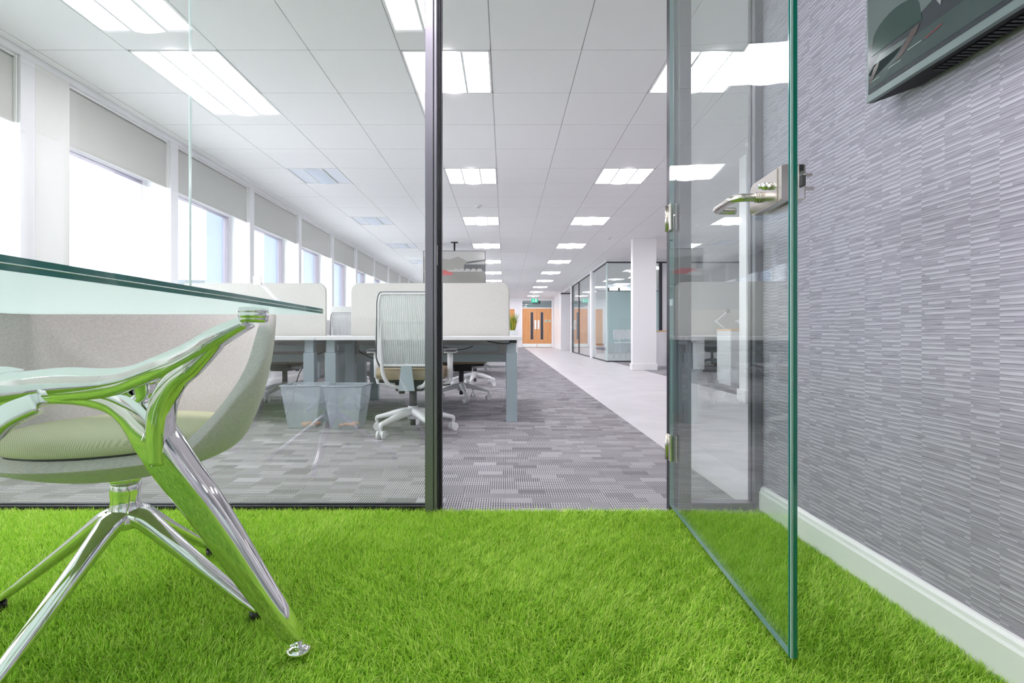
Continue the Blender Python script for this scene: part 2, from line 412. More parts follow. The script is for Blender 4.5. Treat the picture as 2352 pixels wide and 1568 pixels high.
for k in range(-4, NW1):
    y0 = pier_range(k)[1]; y1 = pier_range(k+1)[0]
    if k == -4: y0 = YB+.25
    if k == -2: y0 = 2.12
    if k == -1: y0 = 3.445
    wn += 1
    # window frame ring, head, mullion, sill and pane
    bm = BM(); zs, zt = .97, 2.155
    box(bm, WX-.03, WX+.03, y0, y1, zt, zt+.05); box(bm, WX-.03, WX+.03, y0, y1, zs, zs+.045)
    box(bm, WX-.03, WX+.03, y0, y0+.045, zs, zt); box(bm, WX-.03, WX+.03, y1-.045, y1, zs, zt)
    w = struct('window_%d' % wn, bm, 'window_frame')
    bm = BM(); box(bm, WX-.035, WX+.034, y0+.045, y1-.045, zt-.006, zt); box(bm, WX-.035, WX+.034, y1-.051, y1-.045, zs+.045, zt)
    obj('gasket', bm, 'gasket_grey', w)
    bm = BM(); box(bm, WX-.012, WX-.006, y0+.045, y1-.045, zs+.045, zt); obj('pane', bm, 'window_glass', w)
    bm = BM(); box(bm, WX+.03, XL+.02, y0, y1, .935, .968, bev=.004); obj('window_sill', bm, 'white_gloss', w)
    bm = BM(); box(bm, WX-.02, XL-.05, y0, y1, zt+.05, CE-.03); obj('window_head', bm, 'white', w)
    # roller blind
    if y1 > 2.2 or y1 < 2.0:
        kk = k+1
        lab = ('grey roller blind at the left edge of the picture, nearest window beyond the glass' if k == -2 else
               'pale grey roller blind half lowered over the large window beside the cream column' if k == -1 else
               'pale grey roller blind on the %s window beyond the cream column' % ORD[min(kk, 17)] if k >= 0 else
               'roller blind on the %s window of the turf-floored room behind the camera' % ('rear' if k == -4 else 'front'))
        b = thing('roller_blind', (XL-.06, (y0+y1)/2, CE-.05), 0, lab, 'blind', 'roller blinds along the window wall')
        L = (y1-y0)/2-.012
        bm = BM(); lathe(bm, [(.02, -L), (.02, L)], (0, 0, -.025), 12, axis='Y'); obj('roller', bm, 'blind', b)
        bm = BM(); box(bm, .018, .021, -L, L, -.42, -.025); obj('blind_fabric', bm, 'blind', b)
        bm = BM(); box(bm, .012, .026, -L, L, -.44, -.418, bev=.003); obj('bottom_bar', bm, 'blind', b)
        bm = BM(); box(bm, .0, .04, L, L+.01, -.44, .0); obj('side_channel', bm, 'white_gloss', b)
        bm = BM(); box(bm, .024, .034, -L, L, -.012, .003); obj('front_trim', bm, 'white_gloss', b)
# outside: ground and a far pale block
bm = BM(); box(bm, -80, XL-.6, -30, 60, -3.4, -3.2); struct('ground_outside', bm, 'vinyl')
bl = thing('office_block', (-46, 78, -3.2), .2, 'pale flat-roofed block seen faintly through the second window', 'building')
bm = BM(); box(bm, -8, 8, -5, 5, 0, 11); obj('wall', bm, 'block', bl)
bm = BM(); box(bm, -8.4, 8.4, -5.4, 5.4, 11, 11.6); obj('roof', bm, 'block_dark', bl)
for r in range(3):
    for q in range(5):
        bm = BM(); box(bm, -6.6+q*3, -5.2+q*3, -5.06, -4.98, 1.6+r*3, 3.2+r*3); obj('window', bm, 'block_dark', bl)

# right wall with wallpaper, back wall, other walls
bm = BM(); box(bm, XR, XR+.12, YB-.2, YP+.06, -.1, CE+.06); struct('wall_right', bm, 'wallpaper')
bm = BM(); box(bm, XL-.5, XR+.12, YB-.15, YB, -.1, CE+.06); struct('wall_back', bm, 'white')
bm = BM(); box(bm, XR+.12, XE+.2, YP-.06, YP+.08, -.1, CE+.06); struct('wall_front_office', bm, 'white')
bm = BM(); box(bm, XE, XE+.2, YP, YF+.2, -.1, CE+.06); struct('wall_east', bm, 'white')
def skirt(name, prof_pts, a0, a1, axis, m='white_gloss'):
    bm = BM(); prism(bm, prof_pts, a0, a1, axis); return struct(name, bm, m)
SK = [(0, 0), (-.018, 0), (-.018, .088), (-.014, .095), (-.012, .104), (-.005, .111), (0, .113)]
skirt('baseboard_right', [(XR+u, v) for u, v in SK], YB, YP-.03, 'Y')
skirt('baseboard_back', [(YB-u, v) for u, v in SK], XL, XR, 'X')
skirt('baseboard_left', [(XL-u, v) for u, v in SK], 2.2, YF, 'Y')
# far wall with door opening
DX0, DX1 = .90, 2.42; DH = 2.43
bm = BM(); box(bm, XL-.4, DX0, YF, YF+.15, -.1, CE+.06); box(bm, DX1, XE+.2, YF, YF+.15, -.1, CE+.06); box(bm, DX0, DX1, YF, YF+.15, DH, CE+.06)
box(bm, DX0-.1, DX1+.1, YF+.1, YF+.16, -.1, CE); struct('wall_far', bm, 'white')  # unseen slab behind the doors, added to stop sky light in the gaps
skirt('baseboard_far', [(YF+u, v) for u, v in SK], XL, DX0-.08, 'X')
bm = BM(); box(bm, DX0-.07, DX0, YF-.02, YF+.02, 0, DH+.07); box(bm, DX1, DX1+.07, YF-.02, YF+.02, 0, DH+.07); box(bm, DX0, DX1, YF-.02, YF+.02, DH, DH+.07); box(bm, DX0, DX1, YF-.01, YF+.05, 2.03, 2.08)
d1 = struct('door_1', bm, 'white_gloss')
bm = BM(); box(bm, DX0, DX1, YF+.06, YF+.095, 2.08, DH); obj('overlight_backing', bm, 'beam', d1)
bm = BM(); box(bm, DX0, DX1, YF+.02, YF+.03, 2.08, DH); obj('overlight_pane', bm, 'glass_far', d1)
bm = BM(); box(bm, DX0, DX1, YF+.0, YF+.04, DH-.1, DH-.02); obj('overlight_bar', bm, 'beam', d1)
mid = (DX0+DX1)/2
for s in (-1, 1):
    a, b = (DX0, mid-.004) if s < 0 else (mid+.004, DX1)
    bm = BM(); box(bm, a, b, YF+.01, YF+.05, .01, 2.03); leaf = obj('door_leaf', bm, 'oak_door', d1)
    vx = mid+s*.26
    bm = BM(); box(bm, vx-.065, vx+.065, YF+.004, YF+.012, .42, 1.83); obj('vision_panel', bm, 'dark_gasket', leaf)
    bm = BM(); box(bm, vx-.08*1-.0, vx-.065, YF-.001, YF+.01, .40, 1.85); box(bm, vx+.065, vx+.08, YF-.001, YF+.01, .40, 1.85); obj('vision_frame', bm, 'steel', leaf)
    bm = BM(); box(bm, mid+s*.03-(.1 if s < 0 else 0), mid+s*.03+(.1 if s > 0 else 0), YF+.002, YF+.012, .95, 1.42); obj('push_plate', bm, 'sign_white', leaf)
    bm = BM(); box(bm, a+.01, b-.01, YF+.002, YF+.012, .02, .2); obj('kick_plate', bm, 'sign_white', leaf)
sg = thing('door_sign', (DX1-.2, YF-.002, 1.38), 0, 'small green and white notice on the right leaf of the far oak doors', 'sign')
bm = BM(); box(bm, -.16, -.01, 0, .005, -.05, .05); box(bm, .03, .15, 0, .005, -.05, .05); obj('sign_plate', bm, 'sign_white', sg)
for q in range(5):
    a = -.15+q*.05 if q < 3 else .04+(q-3)*.055
    bm = BM(); box(bm, a, a+.037, -.003, -.0005, -.03, .03); obj('sign_letter', bm, 'sign_green', sg)
# second oak door to the left of the far wall
bm = BM(); box(bm, .12, .50, YF-.012, YF+.01, 0, 2.0); d2 = struct('door_2', bm, 'oak_door')
bm = BM(); box(bm, .05, .12, YF-.02, YF+.01, 0, 2.07); box(bm, .50, .57, YF-.02, YF+.01, 0, 2.07); box(bm, .12, .5, YF-.02, YF+.01, 2.0, 2.07); obj('door_frame', bm, 'white_gloss', d2)
# white box-out on the right near the far end
bm = BM(); box(bm, 2.50, 4.2, 22.8, YF, 0, CE); struct('wall_boxout', bm, 'white_gloss')
bm = BM(); box(bm, 2.49, 3.15, 22.78, 22.80, CE-.10, CE-.055); struct('trim_1', bm, 'dark_frame')
# columns
for i, (x0, y0) in enumerate(((2.51, 5.30), (2.51, 10.0))):
    bm = BM(); box(bm, x0, x0+.46, y0, y0+.16, 0, CE); cl = struct('column_%d' % (i+1), bm, 'white_gloss')
    bm = BM(); box(bm, x0-.02, x0+.48, y0-.02, y0+.18, 0, .13, bev=.006); obj('skirting', bm, 'white_gloss', cl)

# ------------------------------------------------------------------ glass partition
part = thing('glass_partition', (0, YP, 0), 0, 'full-height clear glass partition with dark grey aluminium frame between turf room and office', 'partition')
Z0, Z1 = .03, 2.50
def pane(bm, x0, x1, y0, y1, z0, z1, long='x'):
    fs = box(bm, x0, x1, y0, y1, z0, z1)
    for f in fs:
        f.normal_update(); n = f.normal
        big = abs(n.y) > .5 if long == 'x' else abs(n.x) > .5
        f.material_index = 0 if big else 1
bx = [-3.15, -2.262, -1.273, -.317]
for a, b in zip(bx, bx[1:]):
    bm = BM(); pane(bm, a+.0015, b-.0015, -.006, .006, Z0, Z1); obj('glass_pane', bm, ['glass', 'edge_light'], part)
bm = BM()
for x in bx[1:-1]: box(bm, x-.0014, x+.0014, -.007, .007, Z0, Z1)
obj('clear_joint', bm, 'edge_light', part)
bm = BM(); pane(bm, .737, .996, -.006, .006, Z0, Z1); obj('glass_pane', bm, ['glass', 'edge_light'], part)
bm = BM(); box(bm, XL, -.317, -.022, .022, 0, Z0); obj('bottom_track', bm, 'anodised_dark', part)
bm = BM(); box(bm, .737, XR, -.022, .022, 0, Z0+.012); obj('bottom_track', bm, 'anodised', part)
bm = BM(); box(bm, XL, XR, -.03, .03, Z1, CE); obj('head_track', bm, 'anodised', part)
bm = BM(); box(bm, .996, XR-.001, -.03, .03, 0, Z1, bev=.002); obj('wall_channel', bm, 'anodised', part)
# strike post: stepped extrusion
bm = BM()
box(bm, -.317, -.284, -.045, .045, 0, Z1, bev=.0015); box(bm, -.281, -.270, -.045, .045, 0, Z1, bev=.0015)
post = obj('door_post', bm, 'anodised', part)
bm = BM(); box(bm, -.284, -.281, -.037, .045, 0, Z1)
for q in range(3): box(bm, -.270+q*.0045, -.2665+q*.0045, -.030+q*.02, .045, 0, Z1)
obj('rebate_seal', bm, 'anodised_dark', post)
bm = BM(); box(bm, -.2705, -.2675, -.038, -.020, .99, 1.07, bev=.001); obj('strike_plate', bm, 'steel', post)
# hinge jamb
bm = BM(); box(bm, .690, .737, -.045, .045, 0, Z1, bev=.0015); box(bm, .676, .688, -.02, .045, 0, Z1, bev=.001); jb = obj('door_post', bm, 'anodised', part)
bm = BM(); box(bm, .6865, .6915, -.03, .045, 0, Z1); box(bm, .668, .676, .005, .045, 0, Z1); obj('rebate_seal', bm, 'anodised_dark', jb)

# ------------------------------------------------------------------ glass door leaf, open towards the camera
hx, hy, fx, fyy = .664, 2.035, .610, 1.075
ang = math.atan2(fyy-hy, fx-hx); DL = math.hypot(fyy-hy, fx-hx)
door = thing('glass_door', (hx, hy, 0), ang, 'frameless glass door standing open with steel lever handle and green polished edge', 'door')
# local: +x runs from the hinge to the free edge; local -y faces the left (-X world)?  (world left = local -y*...)
GT = .0068
bm = BM(); fs = box(bm, 0, DL, -GT, GT, .035, 2.46)
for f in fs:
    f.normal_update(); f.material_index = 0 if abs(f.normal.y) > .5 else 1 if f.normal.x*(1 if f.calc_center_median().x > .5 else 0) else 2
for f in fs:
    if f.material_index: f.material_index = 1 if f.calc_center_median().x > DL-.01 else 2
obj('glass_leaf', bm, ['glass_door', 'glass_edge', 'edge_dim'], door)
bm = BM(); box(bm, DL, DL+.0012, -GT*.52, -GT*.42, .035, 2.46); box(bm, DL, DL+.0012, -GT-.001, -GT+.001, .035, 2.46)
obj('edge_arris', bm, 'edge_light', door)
bm = BM(); box(bm, DL-.004, DL, -GT-.0035, -GT-.0005, .036, 2.46); obj('edge_seal', bm, 'glass_edge_teal', door)
# which local y is towards world -X ?
sgn = 1 if (math.sin(ang+PI/2)*0+math.cos(ang+PI/2)) < 0 else -1       # local +y direction has world x = cos(ang+90)
for zc in (1.18, .268):
    bm = BM(); s_ = -1
    box(bm, -.018, .035, GT*1, GT+.007, zc-.052, zc+.052, bev=.002); box(bm, -.018, .035, -GT-.007, -GT, zc-.052, zc+.052, bev=.002)
    h = obj('hinge', bm, 'steel', door)
    bm = BM(); tube(bm, [(-.012, sgn*(GT+.009), zc-.052), (-.012, sgn*(GT+.009), zc+.052)], .006, 12, up=Vector((1, 0, 0))); obj('hinge_pin', bm, 'steel', h)
def lock_side(s, full):
    """lock case on one face of the glass; s = side"""
    y = lambda v: s*(GT+v)
    bm = BM()
    poly = rrect(DL-.165, DL-.002, 1.003, 1.078, .022, (0, 1, 1, 0))
    prism(bm, poly, y(0), y(.016), 'Y'); c = obj('lock_case', bm, 'steel', door)
    bm = BM(); box(bm, DL-.03, DL-.0205, min(y(.016), y(.019)), max(y(.016), y(.019)), 1.005, 1.076); box(bm, DL-.014, DL-.002, min(y(.016), y(.018)), max(y(.016), y(.018)), 1.005, 1.076); obj('case_rib', bm, 'steel', c)
    lx = DL-.115; lz = 1.038
    bm = BM()
    for q in range(3): lathe(bm, [(.0125-.0005*q, 0), (.0125-.0005*q, s*.003)], (lx, y(.016)+s*.0042*q, lz), 20, axis='Y')
    obj('rose', bm, 'steel', c)
    p = [(lx, y(.016), lz), (lx, y(.045), lz), (lx-.002, y(.058), lz), (lx-.018, y(.070), lz), (lx-.05, y(.073), lz), (lx-.10, y(.073), lz), (lx-.122, y(.068), lz), (lx-.130, y(.052), lz), (lx-.130, y(.020), lz)]
    bm = BM(); tube(bm, smooth_path(p, k=5), .0095, 16, up=Vector((0, 0, 1))); obj('lever_handle', bm, 'steel', c)
    bm = BM(); lathe(bm, [(.0085, 0), (.0085, s*.012), (.007, s*.016)], (lx+.05, y(.016), 1.05), 20, axis='Y'); lathe(bm, [(.0055, 0), (.0055, s*.010)], (lx+.05, y(.030), 1.05), 16, axis='Y'); obj('thumb_turn', bm, 'chrome', c)
lock_side(sgn, True); lock_side(-sgn, True)
bm = BM(); w0 = -sgn*(GT+.003); w1 = -sgn*(GT+.0135)
box(bm, DL-.0018, DL+.0008, min(w0, w1), max(w0, w1), 1.005, 1.076); ff = obj('face_plate', bm, 'chrome', door)
bm = BM(); box(bm, DL+.0008, DL+.010, min(w0, w1)+.001, max(w0, w1)-.001, 1.030, 1.052, bev=.001); obj('latch_bolt', bm, 'dark_grey', ff)
bm = BM(); box(bm, DL-.004, DL+.006, min(w1, w1-sgn*.014), max(w1, w1-sgn*.014), 1.050, 1.056); box(bm, DL-.004, DL+.002, min(w1, w1-sgn*.020), max(w1, w1-sgn*.020), 1.022, 1.029); obj('latch_fitting', bm, 'steel', ff)

# ------------------------------------------------------------------ artificial grass
def grass(name, regions, label, tipmax):
    V = []; n_all = 0
    xs = []; ys = []
    for (x0, x1, y0, y1, dens) in regions:
        n = int((x1-x0)*(y1-y0)*dens); xs.append(rng.uniform(x0, x1, n)); ys.append(rng.uniform(y0, y1, n))
    x = np.concatenate(xs); y = np.concatenate(ys); n = len(x)
    # lean follows slow swirls plus a random part
    base = np.sin(x*7+1.3*np.sin(y*5))*.5+np.cos(y*8+x*3)*.4+np.sin(x*61+2*np.sin(y*43))*.5+np.cos(y*67+1.7*np.sin(x*59))*.5 - 1.2
    th = base+rng.normal(0, 1.0, n); lean = np.clip(rng.normal(.88, .32, n), .05, 1.45)
    L = rng.uniform(.018, .036, n); w = rng.uniform(.0007, .0013, n)
    dx = np.cos(th); dy = np.sin(th); px = -dy; py = dx
    z0 = .003
    s1, s2 = .5, 1.
    bx_ = x; by_ = y
    mx_ = x+dx*L*s1*np.sin(lean*.55); my_ = y+dy*L*s1*np.sin(lean*.55); mz = z0+L*s1*np.cos(lean*.55)
    tx = mx_+dx*L*.5*np.sin(lean); ty = my_+dy*L*.5*np.sin(lean); tz = mz+L*.5*np.cos(lean)
    lim = XR-.02
    for a in (mx_, tx): np.minimum(a, lim, out=a)
    for a in (my_, ty): np.minimum(a, tipmax, out=a)
    v = np.empty((n, 5, 3), np.float32)
    v[:, 0] = np.stack([bx_-px*w, by_-py*w, np.full(n, z0)], 1); v[:, 1] = np.stack([bx_+px*w, by_+py*w, np.full(n, z0)], 1)
    v[:, 2] = np.stack([mx_-px*w*.9, my_-py*w*.9, mz], 1); v[:, 3] = np.stack([mx_+px*w*.9, my_+py*w*.9, mz], 1)
    v[:, 4] = np.stack([tx, ty, tz], 1)
    idx = (np.arange(n)*5)[:, None]
    tri = np.concatenate([idx+np.array([0, 1, 3]), idx+np.array([0, 3, 2]), idx+np.array([2, 3, 4])], 1).reshape(-1).astype(np.int32)
    me = bpy.data.meshes.new(name); me.vertices.add(n*5); me.vertices.foreach_set('co', v.reshape(-1))
    nf = n*3; me.loops.add(nf*3); me.loops.foreach_set('vertex_index', tri); me.polygons.add(nf)
    me.polygons.foreach_set('loop_start', np.arange(0, nf*3, 3, dtype=np.int32)); me.polygons.foreach_set('loop_total', np.full(nf, 3, np.int32))
    me.update(calc_edges=True); me.materials.append(M['grass'])
    o = bpy.data.objects.new(name, me); COL.objects.link(o)
    return tag(o, label, 'grass', kind='stuff')
grass('artificial_grass', [(-2.45, 1.01, .78, 2.035, 120000), (-3.1, 1.01, -.6, .78, 16000), (-3.1, -2.45, .78, 2.035, 20000)],
      'bright green artificial turf covering the floor in front of the glass', 2.045)

# ------------------------------------------------------------------ ceiling lights
def make_light(lit):
    t = thing('ceiling_light')
    a, b = ('lamp_centre', 'lamp_side') if lit else ('lamp_off', 'lamp_off_side')
    bm = BM(); h = .294
    box(bm, -h, h, -h, -h+.012, -.004, .03); box(bm, -h, h, h-.012, h, -.004, .03); box(bm, -h, -h+.012, -h, h, -.004, .03); box(bm, h-.012, h, -h, h, -.004, .03)
    obj('frame', bm, 'white_gloss', t)
    bm = BM(); n = 8; w = .095; prev = None                       # bowed centre diffuser
    prof = [(-w+2*w*i/n, -.001-.012*math.sin(PI*i/n)) for i in range(n+1)]+[(w, .02), (-w, .02)]
    prism(bm, prof, -h+.012, h-.012, 'Y'); obj('diffuser', bm, a, t)
    for s in (-1, 1):
        bm = BM(); box(bm, min(s*.112, s*(h-.012)), max(s*.112, s*(h-.012)), -h+.012, h-.012, .008, .02); obj('wing', bm, b, t)
        bm = BM(); box(bm, min(s*.096, s*.112), max(s*.096, s*.112), -h+.012, h-.012, -.004, .02); obj('divider', bm, 'lamp_bar', t)
    return t
lp = make_light(True); lo = make_light(False); used = {0: False, 1: False}
for (i, j), (c, n) in sorted(lampcells.items(), key=lambda q: (q[1][0], q[1][1])):
    lit = not (c == 'left' and n >= 1); key = 0 if lit else 1; src = lp if lit else lo
    if used[key]: o = copy_tree(src)
    else: o = src; used[key] = True
    o.location = (GX0+.6*i+.3, GY0+.6*j+.3, CE)
    if c == 'left': lb = ('lit square ceiling light above the left desks, brightest of the window-side row' if n == 0 else 'unlit bluish ceiling light, %s of the dark ones in the window-side row' % ORD[n-1]); g = 'ceiling lights in the window-side row'
    elif c == 'middle': lb = 'lit square ceiling light, %s from the glass partition in the row above the desk ends' % ORD[n]; g = 'ceiling lights above the desk ends'
    elif c == 'right': lb = 'lit square ceiling light, %s from the glass partition in the row above the pale walkway' % ORD[n]; g = 'ceiling lights above the walkway'
    elif c == 'bay': lb = 'lit square ceiling light, %s in the right-hand office bay seen through the door glass' % ORD[n]; g = 'ceiling lights in the right-hand bay'
    elif c == 'meeting': lb = 'lit square ceiling light, %s inside the glass meeting room' % ORD[n]; g = 'ceiling lights in the meeting room'
    else: lb = 'lit square ceiling light in the turf-floored room, %s side, %s row' % (c.split('_')[0], 'front' if n == 0 else 'rear'); g = 'ceiling lights in the turf room'
    tag(o, lb, 'ceiling light', g)
# ceiling sensors
for i, (x, y, lb) in enumerate(((-.39, 7.45, 'small white ceiling sensor between the first lights over the desk ends'), (2.02, 9.9, 'small white ceiling sensor above the walkway beside the white column'),
                                (2.41, 5.0, 'white smoke detector on the ceiling seen through the glass door'), (2.62, 7.9, 'white smoke detector in front of the tall white column'), (1.3, 23.3, 'small white ceiling detector just before the exit sign'))):
    t = thing('smoke_detector', (x, y, CE), 0, lb, 'detector')
    bm = BM(); lathe(bm, [(.05, 0), (.052, -.008), (.045, -.018), (.02, -.02)], n=20); obj('housing', bm, 'white_gloss', t)
    bm = BM(); lathe(bm, [(.03, -.0195), (.028, -.032), (.012, -.036)], n=16); obj('sensor', bm, 'grid', t)
ex = thing('exit_sign', (1.40, 24.2, CE), 0, 'green illuminated running-man exit sign hanging above the far oak doors', 'sign')
bm = BM(); box(bm, -.15, .15, -.02, .02, -.39, -.21, bev=.004); obj('sign_panel', bm, 'green_sign', ex)
bm = BM(); box(bm, -.12, -.1, -.01, .01, -.21, 0); box(bm, .1, .12, -.01, .01, -.21, 0); obj('bracket', bm, 'white_gloss', ex)
bm = BM(); y0, y1 = -.024, -.0205
lathe(bm, [(.014, y0), (.014, y1)], (-.05, 0, -.235), 10, axis='Y')
for pl in ([(-.075, -.15), (-.045, -.105), (-.03, -.11), (-.055, -.165)], [(-.07, -.155), (-.05, -.165), (-.09, -.22), (-.11, -.215)], [(-.055, -.165), (-.04, -.155), (-.02, -.19), (-.03, -.225), (-.045, -.22), (-.037, -.19)], [(-.045, -.11), (-.02, -.14), (-.01, -.135), (-.03, -.105)],
           [(.03, -.22), (.03, -.08), (.10, -.08), (.10, -.22)]): prism(bm, [(u, -.225+(v+.08)*1.0) for u, v in pl], y0, y1, 'Y')
obj('pictogram', bm, 'sign_white', ex)
ex2 = thing('exit_notice', (1.62, YF-.03, 2.36), 0, 'small grey-green notice on the frame above the far oak doors', 'sign')
bm = BM(); box(bm, -.2, .2, 0, .02, -.07, .07); obj('sign_plate', bm, 'dark_frame', ex2)
bm = BM(); box(bm, -.15, -.05, -.004, 0, -.04, .04); box(bm, 0, .13, -.004, 0, -.03, .03); obj('sign_mark', bm, 'sign_green', ex2)

# ------------------------------------------------------------------ suspended display
dp = thing('suspended_display', (-1.035, 10.4, CE), 0, 'flat screen hung from the ceiling on a black pole showing parked cars', 'television')
bm = BM(); tube(bm, [(0, .03, 0), (0, .03, -.30)], .018, 10, up=Vector((1, 0, 0))); box(bm, -.07, .07, -.02, .08, -.012, 0); box(bm, -.06, .06, .022, .045, -.7, -.25); obj('ceiling_pole', bm, 'black', dp)
bm = BM(); box(bm, -.635, .635, -.025, .02, -.90, -.18, bev=.004); sc = obj('casing', bm, 'dark_frame', dp)
def flat(name, polys, mname, parent, y, dy=.0008):
    bm = BM()
    for pl in polys: prism(bm, pl, y-dy, y, 'Y')
    return obj(name, bm, mname, parent)
for nm, c, s in (('pic_sky', (.66, .66, .66), .35), ('pic_building', (.58, .58, .57), .32), ('pic_dark', (.38, .39, .40), .3), ('pic_road', (.52, .52, .51), .32), ('pic_red', (.68, .38, .38), .35), ('pic_pale', (.66, .66, .66), .34)):
    mm = emit(nm, c, s); mm.node_tree.nodes['Principled BSDF'].inputs['Base Color'].default_value = (*[q*.4 for q in lin(c)], 1); mm.node_tree.nodes['Principled BSDF'].inputs['Roughness'].default_value = .15; M[nm] = mm
X0, X1, ZT, ZB = -.625, .625, -.19, -.89
pic = flat('screen_image', [[(X0, ZT), (X1, ZT), (X1, ZB), (X0, ZB)]], 'pic_sky', sc, -.0252)
flat('pictured_road', [[(X0, -.62), (X1, -.60), (X1, ZB), (X0, ZB)]], 'pic_road', pic, -.0262)
flat('pictured_hall', [[(X0, -.30), (-.1, -.36), (.08, -.30), (.28, -.40), (.28, -.56), (X0, -.60)]], 'pic_building', pic, -.0262)
flat('pictured_shed', [[(.22, -.44), (.3, -.40), (X1, -.36), (X1, -.39), (.30, -.44)], [(.2, -.46), (X1, -.46), (X1, -.60), (.2, -.58)], [(-.6, -.35), (-.5, -.35), (-.5, -.58), (-.6, -.58)]], 'pic_dark', pic, -.0264)
flat('pictured_red_cars', [[(-.5, -.58), (-.2, -.57), (-.12, -.60), (-.02, -.63), (-.04, -.68), (-.5, -.68)]], 'pic_red', pic, -.0266)
flat('pictured_cars', [[(x, -.57), (x+.03, -.545), (x+.09, -.55), (x+.12, -.60), (x, -.615)] for x in (-.02, .10, .22, .34, .46)]+[[(-.6, -.66), (-.5, -.63), (-.36, -.65), (-.3, -.70), (-.6, -.72)]], 'pic_pale', pic, -.0268)

# ------------------------------------------------------------------ wall television
tv = thing('wall_television', (.95, 1.339-.61, 1.324), 0, 'black wall-mounted television with grey bezel on the wallpapered wall', 'television')
HW, TH = .61, .70        # half length (along Y) and height
bm = BM(); box(bm, 0, .012, -HW, HW, 0, TH, bev=.001)
bz = obj('bezel', bm, 'tv_bezel', tv)
bm = BM(); A = [(0.0122, -HW, 0), (0.0122, HW, 0), (0.0122, HW, TH), (0.0122, -HW, TH)]; B = [(.070, -HW+.09, .004), (.070, HW-.09, .004), (.070, HW-.09, TH-.05), (.070, -HW+.09, TH-.05)]
va = [bm.verts.new(p) for p in A]; vb = [bm.verts.new(p) for p in B]
bm.faces.new(va); bm.faces.new(vb[::-1])
for k in range(4): bm.faces.new((va[k], vb[k], vb[(k+1) % 4], va[(k+1) % 4]))
cs = obj('rear_casing', bm, 'tv_body', tv)
bm = BM()
for q in range(26): box(bm, .028, .058, HW-.48+q*.012, HW-.473+q*.012, -.002, .006)
obj('speaker_grille', bm, 'black', cs)
bm = BM(); box(bm, .0702, .0795, -.22, .22, .15, .55); box(bm, .0702, .0795, .22, .26, .0, .6); obj('wall_bracket', bm, 'black', tv)
M['tv_screen'] = mat('tv_screen', (.13, .14, .16), .12, Emission_Color=(*lin((.18, .20, .22)), 1), Emission_Strength=.35)
bm = BM(); box(bm, -.0012, 0, -HW+.008, HW-.008, .019, TH-.008); sn = obj('screen', bm, 'tv_screen', tv)
def tvflat(name, polys, c, lvl, st=.3):
    M[name] = mat(name, c, .1, Emission_Color=(*lin(c), 1), Emission_Strength=st)
    bm = BM()
    for pl in polys: prism(bm, [(HW-u, v if lvl in (1, 4) and len(polys) != 2 and name != 'image_bar' else .019+v*.42) for u, v in pl], -.0012-.0004*lvl-.0003, -.0012-.0004*lvl, 'X')
    obj(name, bm, name, sn)
# u = distance from the far (left in view) end, v = height above the lower edge
tvflat('image_band', [[(.01, .03), (1.2, .03), (1.2, .085), (.01, .085)]], (.19, .23, .23), 1)
tvflat('image_haze', [[(.01, .30), (.12, .22), (.30, .34), (.36, .55), (.2, .62), (.01, .60)], [(.01, .12), (.05, .20), (.14, .18), (.10, .12), (.03, .08)]], (.30, .33, .33), 1)
tvflat('image_dome', [[(.10+.075*math.cos(a)+.0, .30+.10*math.sin(a)) for a in [PI*k/12 for k in range(13)]]+[(.02, .22), (.18, .22)]], (.15, .21, .20), 2)
tvflat('image_panel', [[(.235, .27), (.30, .27), (.30, .60), (.235, .60)], [(.305, .27), (.43, .27), (.43, .60), (.305, .60)]], (.17, .19, .24), 2)
tvflat('image_streak', [[(.34, .215), (.345, .225), (.52, .28), (.53, .27), (.50, .255)], [(.31, .28), (.325, .28), (.36, .45), (.45, .62), (.36, .62), (.31, .42)], [(.20, .36), (.225, .35), (.235, .27), (.23, .22), (.215, .28)]], (.42, .42, .43), 3)
for hand in ([(.10, .09), (.125, .10), (.165, .17), (.175, .21), (.15, .20), (.13, .155)], [(.01, .055), (.02, .055), (.045, .13), (.05, .16), (.03, .14)]):
    tvflat('image_hand', [hand], (.30, .26, .26), 3, .15)
tvflat('image_bar', [[(.19, .098), (.235, .112), (.235, .12), (.19, .106)]], (.40, .20, .22), 4, .15)
tvflat('image_lines', [[(.08, .05), (.12, .05), (.12, .052), (.08, .052)], [(.14, .062), (.18, .062), (.18, .064), (.14, .064)], [(.02, .045), (.05, .045), (.05, .047), (.02, .047)]], (.45, .50, .48), 4)

